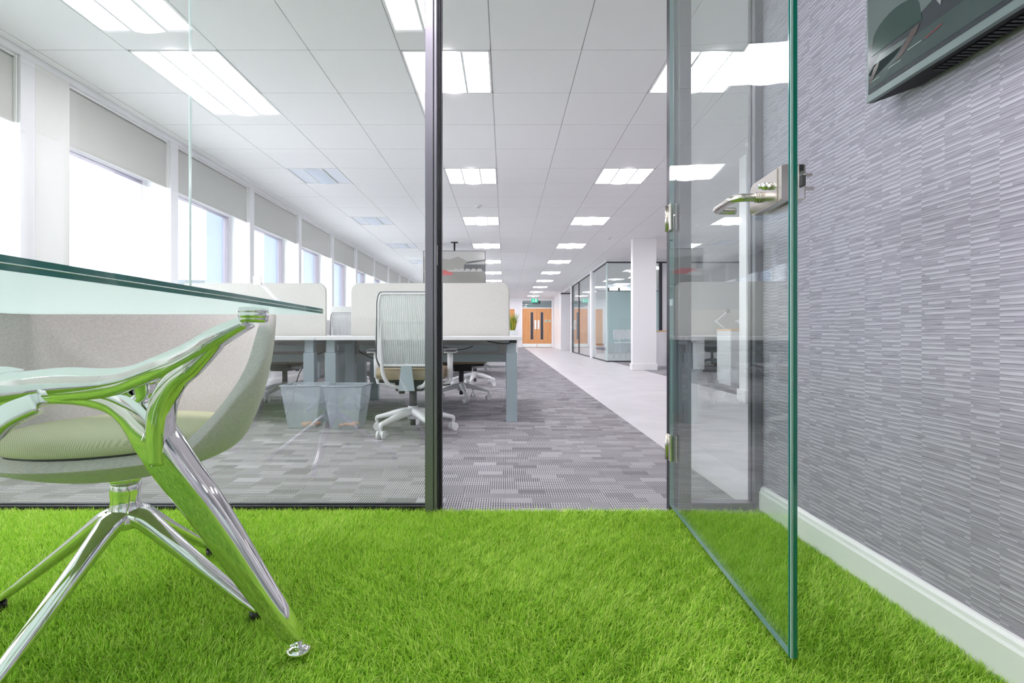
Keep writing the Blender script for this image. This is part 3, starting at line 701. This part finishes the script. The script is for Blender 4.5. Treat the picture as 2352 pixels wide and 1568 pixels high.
# ------------------------------------------------------------------ desks
def make_desk(W_, mirror=1, handset=None, lm=.06):
    """origin: floor, left end, user-side edge. runs +x; mirror=-1 puts the user on the far side"""
    t = thing('desk'); D = .80; s = mirror
    bm = BM(); box(bm, 0, W_, min(0, s*D), max(0, s*D), .668, .698, bev=.003); obj('desktop', bm, 'desk_white', t)
    lx = (.035, W_-.035-.09)
    for x in lx:
        bm = BM(); box(bm, x, x+.09, min(s*.10, s*.17), max(s*.10, s*.17), 0, .565, bev=.003); lg = obj('leg', bm, 'desk_leg', t)
        bm = BM(); box(bm, x+.01, x+.08, min(s*.108, s*.162), max(s*.108, s*.162), .5655, .6675); obj('leg_upper', bm, 'desk_leg', lg)
        bm = BM(); box(bm, x+.02, x+.07, min(s*.175, s*.62), max(s*.175, s*.62), .63, .6675); obj('top_rail', bm, 'beam', lg)
        bm = BM(); box(bm, x, x+.09, min(s*.62, s*.69), max(s*.62, s*.69), 0, .6675, bev=.003); obj('leg', bm, 'desk_leg', t)
    bm = BM(); box(bm, lx[0]+.09, lx[1], min(s*.63, s*.68), max(s*.63, s*.68), .46, .53); obj('beam', bm, 'beam', t)
    bm = BM(); box(bm, .2, W_-.2, min(s*.52, s*.60), max(s*.52, s*.60), .56, .565); box(bm, .2, W_-.2, min(s*.52, s*.523), max(s*.52, s*.523), .565, .62); obj('cable_tray', bm, 'beam', t)
    if handset is not None:
        bm = BM(); h = [(handset+.03*math.cos(a), s*.06+.022*math.sin(a)) for a in [2*PI*k/16 for k in range(16)]]
        prism(bm, h, .645, .6675, 'Z'); hs = obj('height_control', bm, 'black', t)
        bm = BM(); prism(bm, [(handset+(q-handset)*.8, s*.06+(r-s*.06)*.8) for q, r in h], .643, .6448, 'Z'); obj('control_face', bm, 'plastic_white', hs)
    return t
def place_desk(x, y, w, mirror, lab, hs=None):
    t = make_desk(w, mirror, hs); t.location = (x, y, 0); tag(t, lab, 'desk', 'white bench desks'); return t
def make_screen(x0, x1, y, lab, z0=.50, z1=1.195):
    t = thing('desk_screen', (x0, y, z0), 0, lab, 'screen', 'fabric desk screens')
    w = x1-x0; h = z1-z0
    bm = BM(); prism(bm, rrect(0, w, 0, h, .07), -.014, .014, 'Y'); obj('fabric_panel', bm, 'screen', t)
    bm = BM(); pl = rrect(-.004, w+.004, -.004, h+.004, .074); pl2 = [(u, v) for u, v in pl]
    tube(bm, [(u, 0, v) for u, v in pl2]+[(pl2[0][0], 0, pl2[0][1])], .005, 6, up=Vector((0, 1, 0)), caps=False); obj('edge_trim', bm, 'blind', t)
    for q in (.2, w-.2):
        bm = BM(); box(bm, q-.02, q+.02, .015, .022, .15, .23); obj('bracket', bm, 'desk_leg', t)
    return t
benches = [(4.05, 'nearest'), (8.2, 'second'), (12.35, 'third'), (16.5, 'fourth')]
for i, (y, nm) in enumerate(benches):
    for side, x0, w in (('right', -1.505, 1.64), ('left', -3.15, 1.63)):
        wsd = 'walkway' if side == 'right' else 'window'
        place_desk(x0, y, w, 1, 'white height-adjustable desk, near side of the %s bench, %s end' % (nm, wsd), (w-.07 if side == 'right' else 1.25) if i == 0 else None)
        place_desk(x0, y+1.66, w, -1, 'white height-adjustable desk, far side of the %s bench, %s end' % (nm, wsd))
        a, b = (-1.465, .035) if side == 'right' else (-3.10, -1.715)
        make_screen(a, b, y+.83, 'pale grey fabric screen with rounded corners on the %s bench, %s end' % (nm, wsd))
# cables under the nearest desk
def cable(pts, lab, r=.004):
    bm = BM(); tube(bm, smooth_path(pts, k=5), r, 6); o = obj('cable', bm, 'cable'); return tag(o, lab, 'cable')
cable([(-1.30, 4.55, .565), (-1.27, 4.5, .55), (-1.1, 4.42, .49), (-.98, 4.42, .48), (-.82, 4.45, .54), (-.6, 4.5, .57)], 'black cable drooping under the nearest desk beside the mesh chair')
cable([(-.55, 4.5, .60), (-.45, 4.42, .585), (-.36, 4.42, .585), (-.28, 4.45, .61)], 'black cable looping under the nearest desktop, right of the dark door post')
cable([(-.15, 4.4, .655), (-.05, 4.25, .64), (.02, 4.13, .64), (.06, 4.112, .652)], 'thin black lead running to the height control by the right desk leg')
cable([(-2.2, 4.4, .62), (-2.05, 4.3, .60), (-1.95, 4.2, .60), (-1.86, 4.112, .655)], 'black lead running to the height control of the left desk')
cable([(-1.66, 4.7, .56), (-1.75, 4.6, .50), (-1.80, 4.5, .40), (-1.82, 4.45, .30), (-1.85, 4.4, .1), (-1.9, 4.4, .006)], 'black cable hanging to the floor behind the left waste bin')
# monitor arms
def monitor_arm(x, y, lab, s=1, zb=.70, tall=.46):
    t = thing('monitor_arm', (x, y, zb), 0, lab, 'monitor arm', 'white monitor arms')
    bm = BM(); box(bm, -.05, .05, -.04, .04, 0, .012, bev=.003); lathe(bm, [(.02, .012), (.02, .12)], n=12); obj('base', bm, 'plastic_white', t)
    bm = BM(); tube(bm, [(0, 0, .10), (s*.20, 0, .27)], .016, 8, up=Vector((0, 1, 0)), sq=.3); obj('lower_arm', bm, 'plastic_white', t)
    bm = BM(); tube(bm, [(s*.20, 0, .26), (-s*.02, -.02, tall)], .015, 8, up=Vector((0, 1, 0)), sq=.3); lathe(bm, [(.022, -.02), (.022, .02)], (s*.20, 0, .265), 12, axis='Y'); obj('upper_arm', bm, 'plastic_white', t)
    bm = BM(); box(bm, -s*.02-.035, -s*.02+.035, -.06, -.045, tall-.035, tall+.045); box(bm, -s*.02-.01, -s*.02+.01, -.05, -.02, tall-.012, tall+.02); obj('mount_plate', bm, 'steel', t)
monitor_arm(-2.24, 4.70, 'white monitor arm rising over the left screen of the nearest bench', 1, tall=.50)
# white pedestal and cabinets
def cabinet(x0, x1, y0, y1, h, lab, name='storage_cabinet', top='desk_white', doors=2, lock=True):
    t = thing(name, ((x0+x1)/2, (y0+y1)/2, 0), 0, lab, 'cabinet'); w = (x1-x0)/2; d = (y1-y0)/2
    bm = BM(); box(bm, -w, w, -d+.018, d, .04, h-.025); box(bm, -w+.02, w-.02, -d+.04, d-.01, 0, .04); obj('carcass', bm, 'desk_white', t)
    bm = BM(); box(bm, -w-.005, w+.005, -d-.005, d+.005, h-.025, h, bev=.002); obj('top', bm, top, t)
    for q in range(doors):
        a = -w+2*w*q/doors+.003; b = -w+2*w*(q+1)/doors-.003
        bm = BM(); box(bm, a, b, -d, -d+.017, .05, h-.03, bev=.002); dd = obj('door', bm, 'plastic_white', t)
        if lock:
            bm = BM(); lathe(bm, [(.012, -.006), (.012, 0)], (b-.05, -d, h*.5), 10, axis='Y'); box(bm, b-.054, b-.046, -d-.012, -d, h*.5-.05, h*.5-.03); obj('lock', bm, 'dark_grey', dd)
cabinet(-.50, .27, 10.66, 11.1, .70, 'low white storage cabinet behind the second bench carrying the yellow-green plant', doors=2, lock=False)
pl = thing('potted_grass', (.165, 10.85, .70), 0, 'yellow-green ornamental grass in a white pot beyond the nearest desk end', 'plant')
bm = BM(); prism(bm, rrect(-.10, .10, -.06, .06, .01), 0, .09, 'Z'); obj('pot', bm, 'pot', pl)
for mm, n in (('leaf', 120), ('leaf_yellow', 70)):
    bm = BM()
    for q in range(n):
        a = random.uniform(0, 2*PI); r0 = random.uniform(0, .05); r1 = r0+random.uniform(.02, .16); h = random.uniform(.2, .42); c, s = math.cos(a), math.sin(a); ww = .005
        p0 = [(r0*c-ww*s, r0*s+ww*c, .08), (r0*c+ww*s, r0*s-ww*c, .08)]; pm = ((r0*.6+r1*.4)*c, (r0*.6+r1*.4)*s, .08+h*.6)
        v = [bm.verts.new(p) for p in p0]+[bm.verts.new((pm[0]-ww*s, pm[1]+ww*c, pm[2])), bm.verts.new((pm[0]+ww*s, pm[1]-ww*c, pm[2])), bm.verts.new((r1*c, r1*s, .08+h))]
        bm.faces.new((v[0], v[1], v[3], v[2])); bm.faces.new((v[2], v[3], v[4]))
    o = obj('foliage', bm, mm, pl, fixn=False); o['kind'] = 'stuff'
# right-hand side beyond the columns
cabinet(3.06, 4.0, 10.45, 10.9, .785, 'white lockable cabinet with oak top behind the tall white column', top='oak_edge')
cabinet(3.10, 3.9, 7.0, 7.45, .785, 'white cabinet with oak top beside the nearer white column, seen through door glass', top='oak_edge', lock=False)
cabinet(3.44, 3.74, 9.55, 10.1, .655, 'white desk pedestal under the right-hand desk seen through the door glass', name='pedestal', doors=1, lock=False)
t = make_desk(1.6, 1); t.location = (3.4, 9.45, 0); tag(t, 'white desk in the right-hand bay seen through the door glass', 'desk', 'white bench desks')
make_screen(3.5, 5.0, 10.3, 'pale grey screen on the right-hand desk behind white monitor arms')
monitor_arm(4.38, 10.1, 'white monitor arm in front of the right-hand bay screen, left of two', -1, tall=.46)
monitor_arm(4.80, 10.1, 'white monitor arm in front of the right-hand bay screen, right of two', -1, tall=.42)

# ------------------------------------------------------------------ waste bins
def make_bin():
    t = thing('waste_bin'); H = .325
    def ring(bm, w, d, z): return [bm.verts.new((sx*w, sy*d, z)) for sx, sy in ((-1, -1), (1, -1), (1, 1), (-1, 1))]
    bm = BM(); a = ring(bm, .105, .09, 0); b = ring(bm, .15, .125, H); c = ring(bm, .148, .123, H); d = ring(bm, .103, .088, .004)
    bm.faces.new(a[::-1]); bm.faces.new(d)
    for k in range(4):
        q = (k+1) % 4; bm.faces.new((a[k], a[q], b[q], b[k])); bm.faces.new((b[k], b[q], c[q], c[k])); bm.faces.new((c[k], c[q], d[q], d[k]))
    obj('body', bm, 'bin', t)
    bm = BM(); w, d_ = .154, .129
    tube(bm, [(-w, -d_, H), (w, -d_, H), (w, d_, H), (-w, d_, H), (-w, -d_, H)], .005, 6); obj('rim', bm, 'desk_leg', t)
    return t
b1 = make_bin(); b1.location = (-1.545, 3.96, 0); b1.rotation_euler.z = .03; tag(b1, 'translucent plastic waste bin under the desk seam, left of two', 'bin', 'waste bins')
b2 = copy_tree(b1); b2.location = (-1.215, 3.94, 0); b2.rotation_euler.z = -.04; tag(b2, 'translucent plastic waste bin under the desk seam, right of two', 'bin', 'waste bins')
for x, y, s in ((-1.50, 3.95, 'left'), (-1.20, 3.93, 'right')):
    bm = BM()
    for q in range(9):
        c, e = random.uniform(-.06, .05), random.uniform(-.05, .05); r = random.uniform(.016, .026)
        lathe(bm, [(r*.3, 0), (r, r*.5), (r*.9, r), (r*.2, r*1.3)], (x+c, y+e, .006), 8)
    tag(obj('bin_rubbish', bm, 'orange'), 'orange-brown scraps in the bottom of the %s waste bin' % s, 'rubbish', kind='stuff')

# ------------------------------------------------------------------ task chairs
def make_task_chair(base='plastic_white', seat='beige', mesh=True):
    t = thing('task_chair')
    # seat
    bm = BM(); prism(bm, rrect(-.235, .235, -.20, .25, .07), .40, .475, 'Z')
    bmesh.ops.bevel(bm, geom=[e for e in bm.edges if abs(e.verts[0].co.z-e.verts[1].co.z) < 1e-5], offset=.02, segments=3, affect='EDGES'); obj('seat', bm, seat, t, smooth=True)
    bm = BM(); box(bm, -.21, .21, -.17, .22, .375, .40, bev=.008); box(bm, -.10, .10, -.15, .12, .315, .378, bev=.012); box(bm, -.07, -.03, -.16, -.145, .30, .37); mc = obj('mechanism', bm, 'black', t)
    bm = BM(); tube(bm, [(.09, 0, .345), (.24, .02, .345), (.27, .02, .35)], .007, 8); obj('lever', bm, 'dark_grey', mc)
    bm = BM(); lathe(bm, [(.028, .19), (.028, .315)], n=16); lathe(bm, [(.020, .055), (.020, .10)], n=16); obj('gas_lift', bm, 'dark_grey', t)
    bm = BM(); lathe(bm, [(.035, .10), (.045, .115), (.045, .165), (.034, .195)], n=20); obj('hub', bm, base, t)
    for k in range(5):
        a = PI/2+2*PI*k/5; c, s = math.cos(a), math.sin(a)
        P = [(.02, .152), (.10, .146), (.20, .122), (.278, .103), (.298, .096), (.302, .072)]
        R = [(.034, .030), (.032, .027), (.025, .020), (.019, .015), (.017, .014), (.014, .012)]
        bm = BM(); pp, rr = smooth_path([(u*c, u*s, v) for u, v in P], [(w, h) for w, h in R], 3); tube(bm, pp, 0, 10, rs=rr, sq=.35); lg = obj('leg', bm, base, t)
        bm = BM(); cx, cy = .300*c, .300*s; tw = a+PI/2+.5; ux, uy = math.cos(tw), math.sin(tw)
        for q in (-1, 1):
            p0 = Vector((cx+q*.010*ux, cy+q*.010*uy, .028)); p1 = Vector((cx+q*.026*ux, cy+q*.026*uy, .028))
            tube(bm, [p0, p1], .0285, 16)
        box(bm, cx-.009, cx+.009, cy-.009, cy+.009, .03, .07); obj('caster', bm, base, lg)
    # arms
    for s in (-1, 1):
        bm = BM(); prism(bm, rrect(-.045+s*.275, .045+s*.275, -.10, .14, .03), .592, .607, 'Z'); ar = obj('armrest', bm, 'dark_grey', t)
        bm = BM(); box(bm, s*.275-.04, s*.275+.04, -.085, .12, .582, .5918, bev=.002)
        tube(bm, [(s*.27, .02, .582), (s*.268, .02, .40)], .02, 10, up=Vector((0, 1, 0)), flat=1.3, sq=.4); tube(bm, [(s*.268, .02, .41), (s*.262, .02, .365), (s*.18, .02, .355), (s*.08, .02, .355)], .016, 8, up=Vector((0, 1, 0)), sq=.3); obj('arm_post', bm, 'plastic_white' if base == 'plastic_white' else base, ar)
    # back: frame ring, mesh, ribs, spine arms
    def bp(u, v):   # u -1..1, v 0..1 -> point on the curved back
        wd = .195+.03*math.sin(PI*min(v*1.1, 1))-.012*v
        return (u*wd, -.235-.05*v+.05*v*v*0-.012*(1-u*u)+.018*math.cos(v*PI)*.5, .495+.50*v)
    loop = []; n = 10
    ring = rrect(-1, 1, 0, 1, .12, n=5)
    ring2 = []
    for (u, v) in ring: ring2.append(bp(u if abs(u) > .88 else u, v))
    bm = BM(); tube(bm, ring2+[ring2[0]], .0085, 8, up=Vector((0, 1, 0)), caps=False); bk = obj('back_frame', bm, 'dark_grey', t)
    bm = BM(); ring3 = [(x*.945, y-.006, .745+(z-.745)*.97) for x, y, z in ring2]; tube(bm, ring3+[ring3[0]], .009, 8, up=Vector((0, 1, 0)), caps=False); obj('frame_band', bm, 'plastic_white' if base == 'plastic_white' else base, bk)
    bm = BM(); nu, nv = 12, 10; g = [[bm.verts.new(bp(-.97+1.94*i/nu, .015+.97*j/nv)) for j in range(nv+1)] for i in range(nu+1)]
    for i in range(nu):
        for j in range(nv): bm.faces.new((g[i][j], g[i+1][j], g[i+1][j+1], g[i][j+1])).smooth = True
    obj('back_mesh', bm, 'mesh' if mesh else 'dark_grey', bk, fixn=False)
    if mesh:
        bm = BM()
        for q in range(27):
            u = -.92+1.84*q/26; tube(bm, [(bp(u, v)[0], bp(u, v)[1]-.003, bp(u, v)[2]) for v in (.03, .2, .4, .6, .8, .97)], .0022, 4, up=Vector((0, 1, 0)))
        o = obj('back_rib', bm, 'mesh_rib', bk); o['kind'] = 'stuff'
    for s in (-1, 1):
        P = [(s*.165, -.262, .86), (s*.168, -.275, .70), (s*.166, -.27, .55), (s*.155, -.26, .44), (s*.12, -.235, .37), (s*.07, -.16, .345)]
        bm = BM(); tube(bm, smooth_path(P, k=4), [.006+.0006*i if i < 12 else .0135 for i in range(21)], 8, up=Vector((0, 1, 0)), flat=1.4); obj('back_upright', bm, 'plastic_white' if base == 'plastic_white' else base, bk)
    bm = BM(); prism(bm, [(-.035, .50), (.035, .50), (.055, .33), (-.055, .33)], -.255, -.235, 'Y'); obj('back_spine', bm, 'desk_leg' if base == 'plastic_white' else 'dark_grey', bk)
    return t
ch = make_task_chair(); ch.location = (-.672, 3.72, 0); tag(ch, 'white-framed mesh-back task chair with beige seat at the front of the nearest desk', 'chair', 'white mesh task chairs')
chairs = [(-.48, 5.58, PI+.25, 'white mesh task chair behind the nearest bench, its base right of the dark post'),
          (-2.42, 5.60, PI-.2, 'white mesh task chair tucked under the far side of the nearest bench, window end'),
          (-2.22, 7.15, .25, 'white mesh task chair facing the second bench, its back between the two front screens'),
          (-.42, 7.10, .5, 'white mesh task chair at the near side of the second bench, walkway end'),
          (-.55, 9.75, PI, 'white mesh task chair at the far side of the second bench, walkway end'),
          (-2.3, 9.8, PI+.3, 'white mesh task chair at the far side of the second bench, window end')]
for x, y, r, lb in chairs:
    c = copy_tree(ch); c.location = (x, y, 0); c.rotation_euler.z = r; tag(c, lb, 'chair', 'white mesh task chairs')
dc = make_task_chair('dark_grey', 'black', False); dc.location = (4.32, 9.9, 0); dc.rotation_euler.z = PI*.1; dc.location.y = 11.2; dc.location.x = 4.55; dc.rotation_euler.z = PI; tag(dc, 'black task chair on dark base in the right-hand bay', 'chair')

# ------------------------------------------------------------------ meeting room of glass on the right
mr = thing('meeting_room_glazing', (0, 0, 0), 0, 'glass-walled meeting room with dark trims behind the white column', 'partition')
MY = 13.0; MX = 2.60; MT = 2.52
bm = BM(); pane(bm, MX, 3.95, MY-.006, MY+.006, .03, MT, 'x'); obj('glass_pane', bm, ['glass_far', 'edge_light'], mr)
for a, b in ((MY, 15.0), (15.25, 17.9), (17.9, 19.4)):
    bm = BM(); pane(bm, MX-.006, MX+.006, a+.01, b-.01, .03, MT, 'y'); obj('glass_pane', bm, ['glass_far', 'edge_light'], mr)
bm = BM(); box(bm, MX, 4.0, MY-.02, MY+.02, 0, .03); box(bm, MX-.02, MX+.02, MY, 19.5, 0, .03); obj('bottom_track', bm, 'dark_frame', mr)
bm = BM(); box(bm, MX, 7.6, MY-.02, MY+.02, MT, MT+.035); box(bm, MX-.02, MX+.02, MY, 19.5, MT, MT+.035); obj('head_track', bm, 'dark_frame', mr)
bm = BM(); box(bm, 3.93, 4.0, MY-.03, MY+.03, 0, MT); obj('frame_post', bm, 'dark_frame', mr)
bm = BM(); box(bm, MX-.03, MX+.03, 19.4, 19.55, 0, MT); box(bm, MX-.02, MX+.02, 17.87, 17.93, .03, MT); obj('frame_post', bm, 'dark_frame', mr)
bm = BM(); box(bm, MX-.02, MX+.02, MY-.02, MY+.02, .03, MT); obj('corner_joint', bm, 'edge_light', mr)
bm = BM(); box(bm, MX-.045, MX-.025, 19.1, 19.14, .95, 1.15); tube(bm, [(MX-.04, 18.2, 1.0), (MX-.04, 18.35, 1.0)], .012, 8); obj('door_handle', bm, 'steel', mr)
bm = BM(); box(bm, MX-.06, MX+.08, 15.0, 15.25, 0, CE); struct('column_3', bm, 'white_gloss')
bm = BM(); box(bm, MX-.06, MX+.08, 19.55, 19.8, 0, CE); struct('column_4', bm, 'white_gloss')
bm = BM(); box(bm, MX, XE, MY-.02, MY+.02, MT+.035, CE); box(bm, MX-.02, MX+.02, MY, 22.8, MT+.035, CE); struct('trim_2', bm, 'white')
bm = BM(); box(bm, 4.0, XE, MY, MY+.1, 0, MT); struct('wall_bay', bm, 'white')
bm = BM(); box(bm, MX+.05, XE, 19.7, 19.8, 0, CE); struct('wall_meeting_room', bm, 'white')
bm = BM(); box(bm, MX+.08, XE, MY+.05, 19.6, -.006, .001); struct('floor_meeting_room', bm, 'vinyl')
gb = thing('glass_board', (4.2, 19.0, .35), 0, 'pale teal frosted glass screen with two clamps inside the meeting room', 'glass screen')
bm = BM(); box(bm, -.9, 1.6, -.008, .008, 0, 1.95); obj('glass_sheet', bm, 'teal_glass', gb)
bm = BM(); box(bm, -.9, 1.6, -.02, .02, 1.95, 1.975); box(bm, -.9, -.5, -.02, .02, -.35, 0); box(bm, 1.2, 1.6, -.02, .02, -.35, 0); obj('frame', bm, 'dark_frame', gb)
for q in (-.35, .05):
    bm = BM(); box(bm, q-.03, q+.03, -.03, .03, 1.975, 2.08); obj('clamp', bm, 'black', gb)
mt = thing('meeting_table', (5.3, 16.2, 0), 0, 'pale oak meeting table inside the glass room', 'table')
bm = BM(); box(bm, -1.1, 1.1, -.6, .6, .72, .75, bev=.004); obj('tabletop', bm, 'oak_edge', mt)
for sx in (-1, 1):
    for sy in (-1, 1):
        bm = BM(); tube(bm, [(sx*.9, sy*.45, .72), (sx*1.0, sy*.5, 0)], .025, 8); obj('leg', bm, 'plastic_white', mt)
def stool(x, y, lab):
    t = thing('meeting_chair', (x, y, 0), .3, lab, 'chair', 'white meeting chairs')
    bm = BM(); prism(bm, rrect(-.21, .21, -.20, .20, .08), .44, .47, 'Z'); obj('seat', bm, 'plastic_white', t)
    bm = BM(); prism(bm, rrect(-.2, .2, .55, .84, .07), .20, .225, 'Y'); box(bm, -.02, .02, .2, .22, .45, .58); obj('backrest', bm, 'plastic_white', t)
    for sx in (-1, 1):
        for sy in (-1, 1):
            bm = BM(); tube(bm, [(sx*.14, sy*.13, .44), (sx*.21, sy*.2, 0)], .013, 8); obj('leg', bm, 'plastic_white', t)
stool(3.45, 14.9, 'white four-legged meeting chair just left of the tall white column'); stool(3.9, 15.3, 'white four-legged meeting chair half hidden by the tall white column')

# ------------------------------------------------------------------ glass table in the foreground
tb = thing('glass_table', (-1.02, 1.0, 0), 0, 'glass-topped meeting table on sculpted polished aluminium legs', 'table')
tox, toy = -1.02, 1.0
def TL(p): return (p[0]-tox, p[1]-toy, p[2])
# outline of the top (plan), slightly bowed long sides
def edge_x(y): return -.395-.055*((y-.25)/1.1)**1.0-.02*((y-.25)/1.1)**2 if y > .25 else -.395-.03*((.25-y)/1.4)**2
out = []
Yend = 1.345; rc = .05
for k in range(25):
    y = -1.2+(Yend-rc+1.2)*k/24; out.append((edge_x(y), y))
xe = edge_x(Yend-rc)
for k in range(1, 7):
    a = PI/2*k/6; out.append((xe-rc+rc*math.cos(a), Yend-rc+rc*math.sin(a)))
mir = [(2*tox-x, y) for x, y in out][::-1]
poly = [(x-tox, y-toy) for x, y in out+mir]
bm = BM(); fs = prism(bm, poly, .771, .7835, 'Z')
for f in fs:
    f.normal_update()
bmesh.ops.recalc_face_normals(bm, faces=bm.faces)
for f in bm.faces: f.material_index = 0 if f.normal.z < -.5 else 2 if f.normal.z > .5 else 1
obj('table_top', bm, ['table_glass', 'glass_edge_teal', 'glass'], tb)
bm = BM(); loop = [(u, v, .7768) for u, v in poly]; 
tube(bm, loop+[loop[0]], .0007, 5, caps=False); obj('top_arris', bm, 'edge_light', tb)
CH = 'chrome'; UP = Vector((0, 1, 0))
def swp(name, P, R, parent, sgnx=1, up=UP, n=28, k=6, sq=.55, yshift=0):
    pts = [((sgnx*(p[0]-tox)), (p[1]-toy)+yshift, p[2]) for p in P]
    pp, rr = smooth_path(pts, R, k); bm = BM(); tube(bm, pp, 0, n, rs=rr, up=up, sq=sq); return obj(name, bm, CH, parent, smooth=True)
def table_frame(ysh):
    for sx in (1, -1):
        # rail from the hub rising to the puck under the glass   rs = (in-plane half thickness, half depth along Y)
        P = [(-1.02, 1.02, .602), (-.94, 1.02, .610), (-.86, 1.01, .619), (-.776, 1.0, .624), (-.715, .995, .636), (-.655, .985, .658), (-.60, .98, .683), (-.545, .975, .716), (-.492, .975, .743)]
        R = [(.040, .040), (.038, .036), (.036, .032), (.030, .030), (.024, .030), (.022, .030), (.020, .028), (.017, .026), (.012, .022)]
        rail = swp('rail', P, R, tb, sx, yshift=ysh)
        # leg from the rail down to the foot
        P = [(-.90, 1.01, .600), (-.83, 1.01, .603), (-.765, 1.01, .592), (-.722, 1.01, .562), (-.688, 1.012, .508), (-.655, 1.02, .448), (-.615, 1.035, .378), (-.573, 1.055, .292), (-.525, 1.08, .188), (-.485, 1.10, .108), (-.457, 1.12, .050)]
        R = [(.018, .030), (.024, .030), (.029, .032), (.032, .034), (.034, .035), (.033, .034), (.031, .032), (.029, .029), (.025, .026), (.021, .023), (.015, .016)]
        leg = swp('leg', P, R, tb, sx, yshift=ysh)
        # strut between leg and rail
        P = [(-.672, 1.0, .468), (-.672, .995, .530), (-.664, .99, .580), (-.642, .985, .622), (-.605, .98, .656), (-.570, .978, .690), (-.545, .977, .714)]
        R = [(.014, .026), (.017, .027), (.018, .026), (.017, .025), (.018, .024), (.016, .022), (.012, .018)]
        swp('strut', P, R, leg, sx, yshift=ysh)
        P = [(-.735, 1.0, .585), (-.705, 1.0, .600), (-.700, .99, .630)]
        swp('web', P, [(.010, .02), (.012, .02), (.016, .02)], leg, sx, yshift=ysh)
        bm = BM(); lathe(bm, [(.008, .055), (.008, .034), (.012, .032), (.024, .028), (.026, .024), (.024, .020)], (sx*(-.455-tox), 1.122-toy+ysh, 0), 24); obj('foot', bm, CH, tb)
        bm = BM(); lathe(bm, [(.022, .741), (.025, .744), (.026, .748), (.0255, .7505), (.027, .7515), (.027, .7575), (.0255, .759), (.0265, .7605), (.026, .769), (.020, .7709)], (sx*(-.478-tox), .968-toy+ysh, 0), 28); obj('glass_support', bm, CH, tb)
    bm = BM(); lathe(bm, [(.030, .55), (.046, .562), (.050, .60), (.050, .625), (.042, .648), (.015, .655)], (0, .02+ysh, 0), 28); obj('hub', bm, CH, tb, smooth=True)
table_frame(0); table_frame(-1.9)
# longitudinal spine and the flared near leg at the hub
bm = BM(); pp, rr = smooth_path([(0, .0, .60), (0, -.3, .585), (0, -.95, .58), (0, -1.6, .585), (0, -1.9, .60)], [(.035, .03), (.028, .024), (.024, .022), (.028, .024), (.035, .03)], 6)
tube(bm, pp, 0, 16, rs=rr); obj('spine', bm, CH, tb, smooth=True)
for s in (1,):
    P = [(-.905, .985, .585), (-.95, .96, .555), (-.995, .93, .48), (-1.02, .92, .39), (-1.035, .91, .26)]
    swp('brace', P, [(.020, .018), (.022, .018), (.020, .016), (.016, .014), (.010, .01)], tb, 1)

# ------------------------------------------------------------------ upholstered tub chair
def make_tub():
    t = thing('tub_chair')
    nph, nt = 56, 18; bm = BM(); V = []
    def ss(a, b, x):
        x = max(0, min(1, (x-a)/(b-a))); return x*x*(3-2*x)
    for i in range(nph):
        ph = 2*PI*i/nph; ang = abs((ph+PI) % (2*PI)-PI)          # 0 = front
        d = math.degrees(ang)
        rise = .012+.353*ss(38, 100, d)+.018*ss(100, 180, d)
        row = []
        for j in range(nt+1):
            u = j/nt
            if u < .4:
                r = u/.4*.240; z = .385+.055*(u/.4)**2.2
            else:
                s = (u-.4)/.6; r = .240+(.088*math.sin(s*PI*.5)**.9)*min(1, rise/.2)+.012*s*(1-min(1, rise/.2)); z = .440+rise*s**1.25
            sx = 1.0; sy = .96
            row.append(bm.verts.new((r*math.sin(ph)*sx, -r*math.cos(ph)*sy, z)))
        V.append(row)
    for i in range(nph):
        a = V[i]; b = V[(i+1) % nph]
        for j in range(nt):
            if j == 0: continue
            bm.faces.new((a[j], b[j], b[j+1], a[j+1])).smooth = True
    bm.faces.new([V[i][1] for i in range(nph)])
    bmesh.ops.recalc_face_normals(bm, faces=bm.faces)
    sh = obj('shell', bm, 'linen', t, fixn=False, smooth=True)
    so = sh.modifiers.new('solid', 'SOLIDIFY'); so.thickness = .040; so.offset = 0; so.use_even_offset = True
    sb = sh.modifiers.new('sub', 'SUBSURF'); sb.levels = 1; sb.render_levels = 2
    # seat cushion
    bm = BM(); lathe(bm, [(.05, .448), (.20, .452), (.236, .458), (.246, .468), (.243, .480), (.225, .492), (.16, .500), (.02, .503)], n=56); obj('seat_cushion', bm, 'pad', t, smooth=True)
    bm = BM(); tube(bm, [(.238*math.cos(2*PI*k/56), .238*math.sin(2*PI*k/56), .459) for k in range(57)], .003, 6, caps=False); obj('cushion_piping', bm, 'dark_gasket', t)
    bm = BM(); lathe(bm, [(.034, .369), (.034, .352), (.032, .348)], n=28); obj('swivel_collar', bm, CH, t)
    bm = BM(); lathe(bm, [(.030, .347), (.033, .343), (.033, .325), (.031, .300), (.036, .278), (.050, .255), (.046, .238), (.020, .232)], n=32); obj('hub', bm, CH, t, smooth=True)
    for k in range(4):
        a = k*PI/2-.36; c, s = math.cos(a), math.sin(a)
        P = [(.0, .262), (.04, .258), (.075, .235), (.14, .185), (.22, .125), (.30, .066), (.345, .034)]
        R = [(.030, .022), (.030, .022), (.026, .020), (.022, .017), (.020, .014), (.017, .011), (.013, .008)]
        pp, rr = smooth_path([(u*c, u*s, v) for u, v in P], R, 5)
        bm = BM(); tube(bm, pp, 0, 16, rs=rr, sq=.25); lg = obj('leg', bm, CH, t, smooth=True)
        bm = BM(); lathe(bm, [(.014, .034), (.014, .012), (.010, .008)], (.338*c, .338*s, 0), 14); obj('glide', bm, 'black', lg)
    return t
tub = make_tub(); tub.location = (-.957, 1.285, 0); tub.rotation_euler.z = .30
tag(tub, 'grey linen tub chair with beige seat cushion on a chrome four-star base', 'chair', 'linen tub chairs')
tub2 = copy_tree(tub); tub2.location = (-1.55, -.75, 0); tub2.rotation_euler.z = 2.7; tag(tub2, 'grey linen tub chair at the back of the turf room behind the camera', 'chair', 'linen tub chairs')
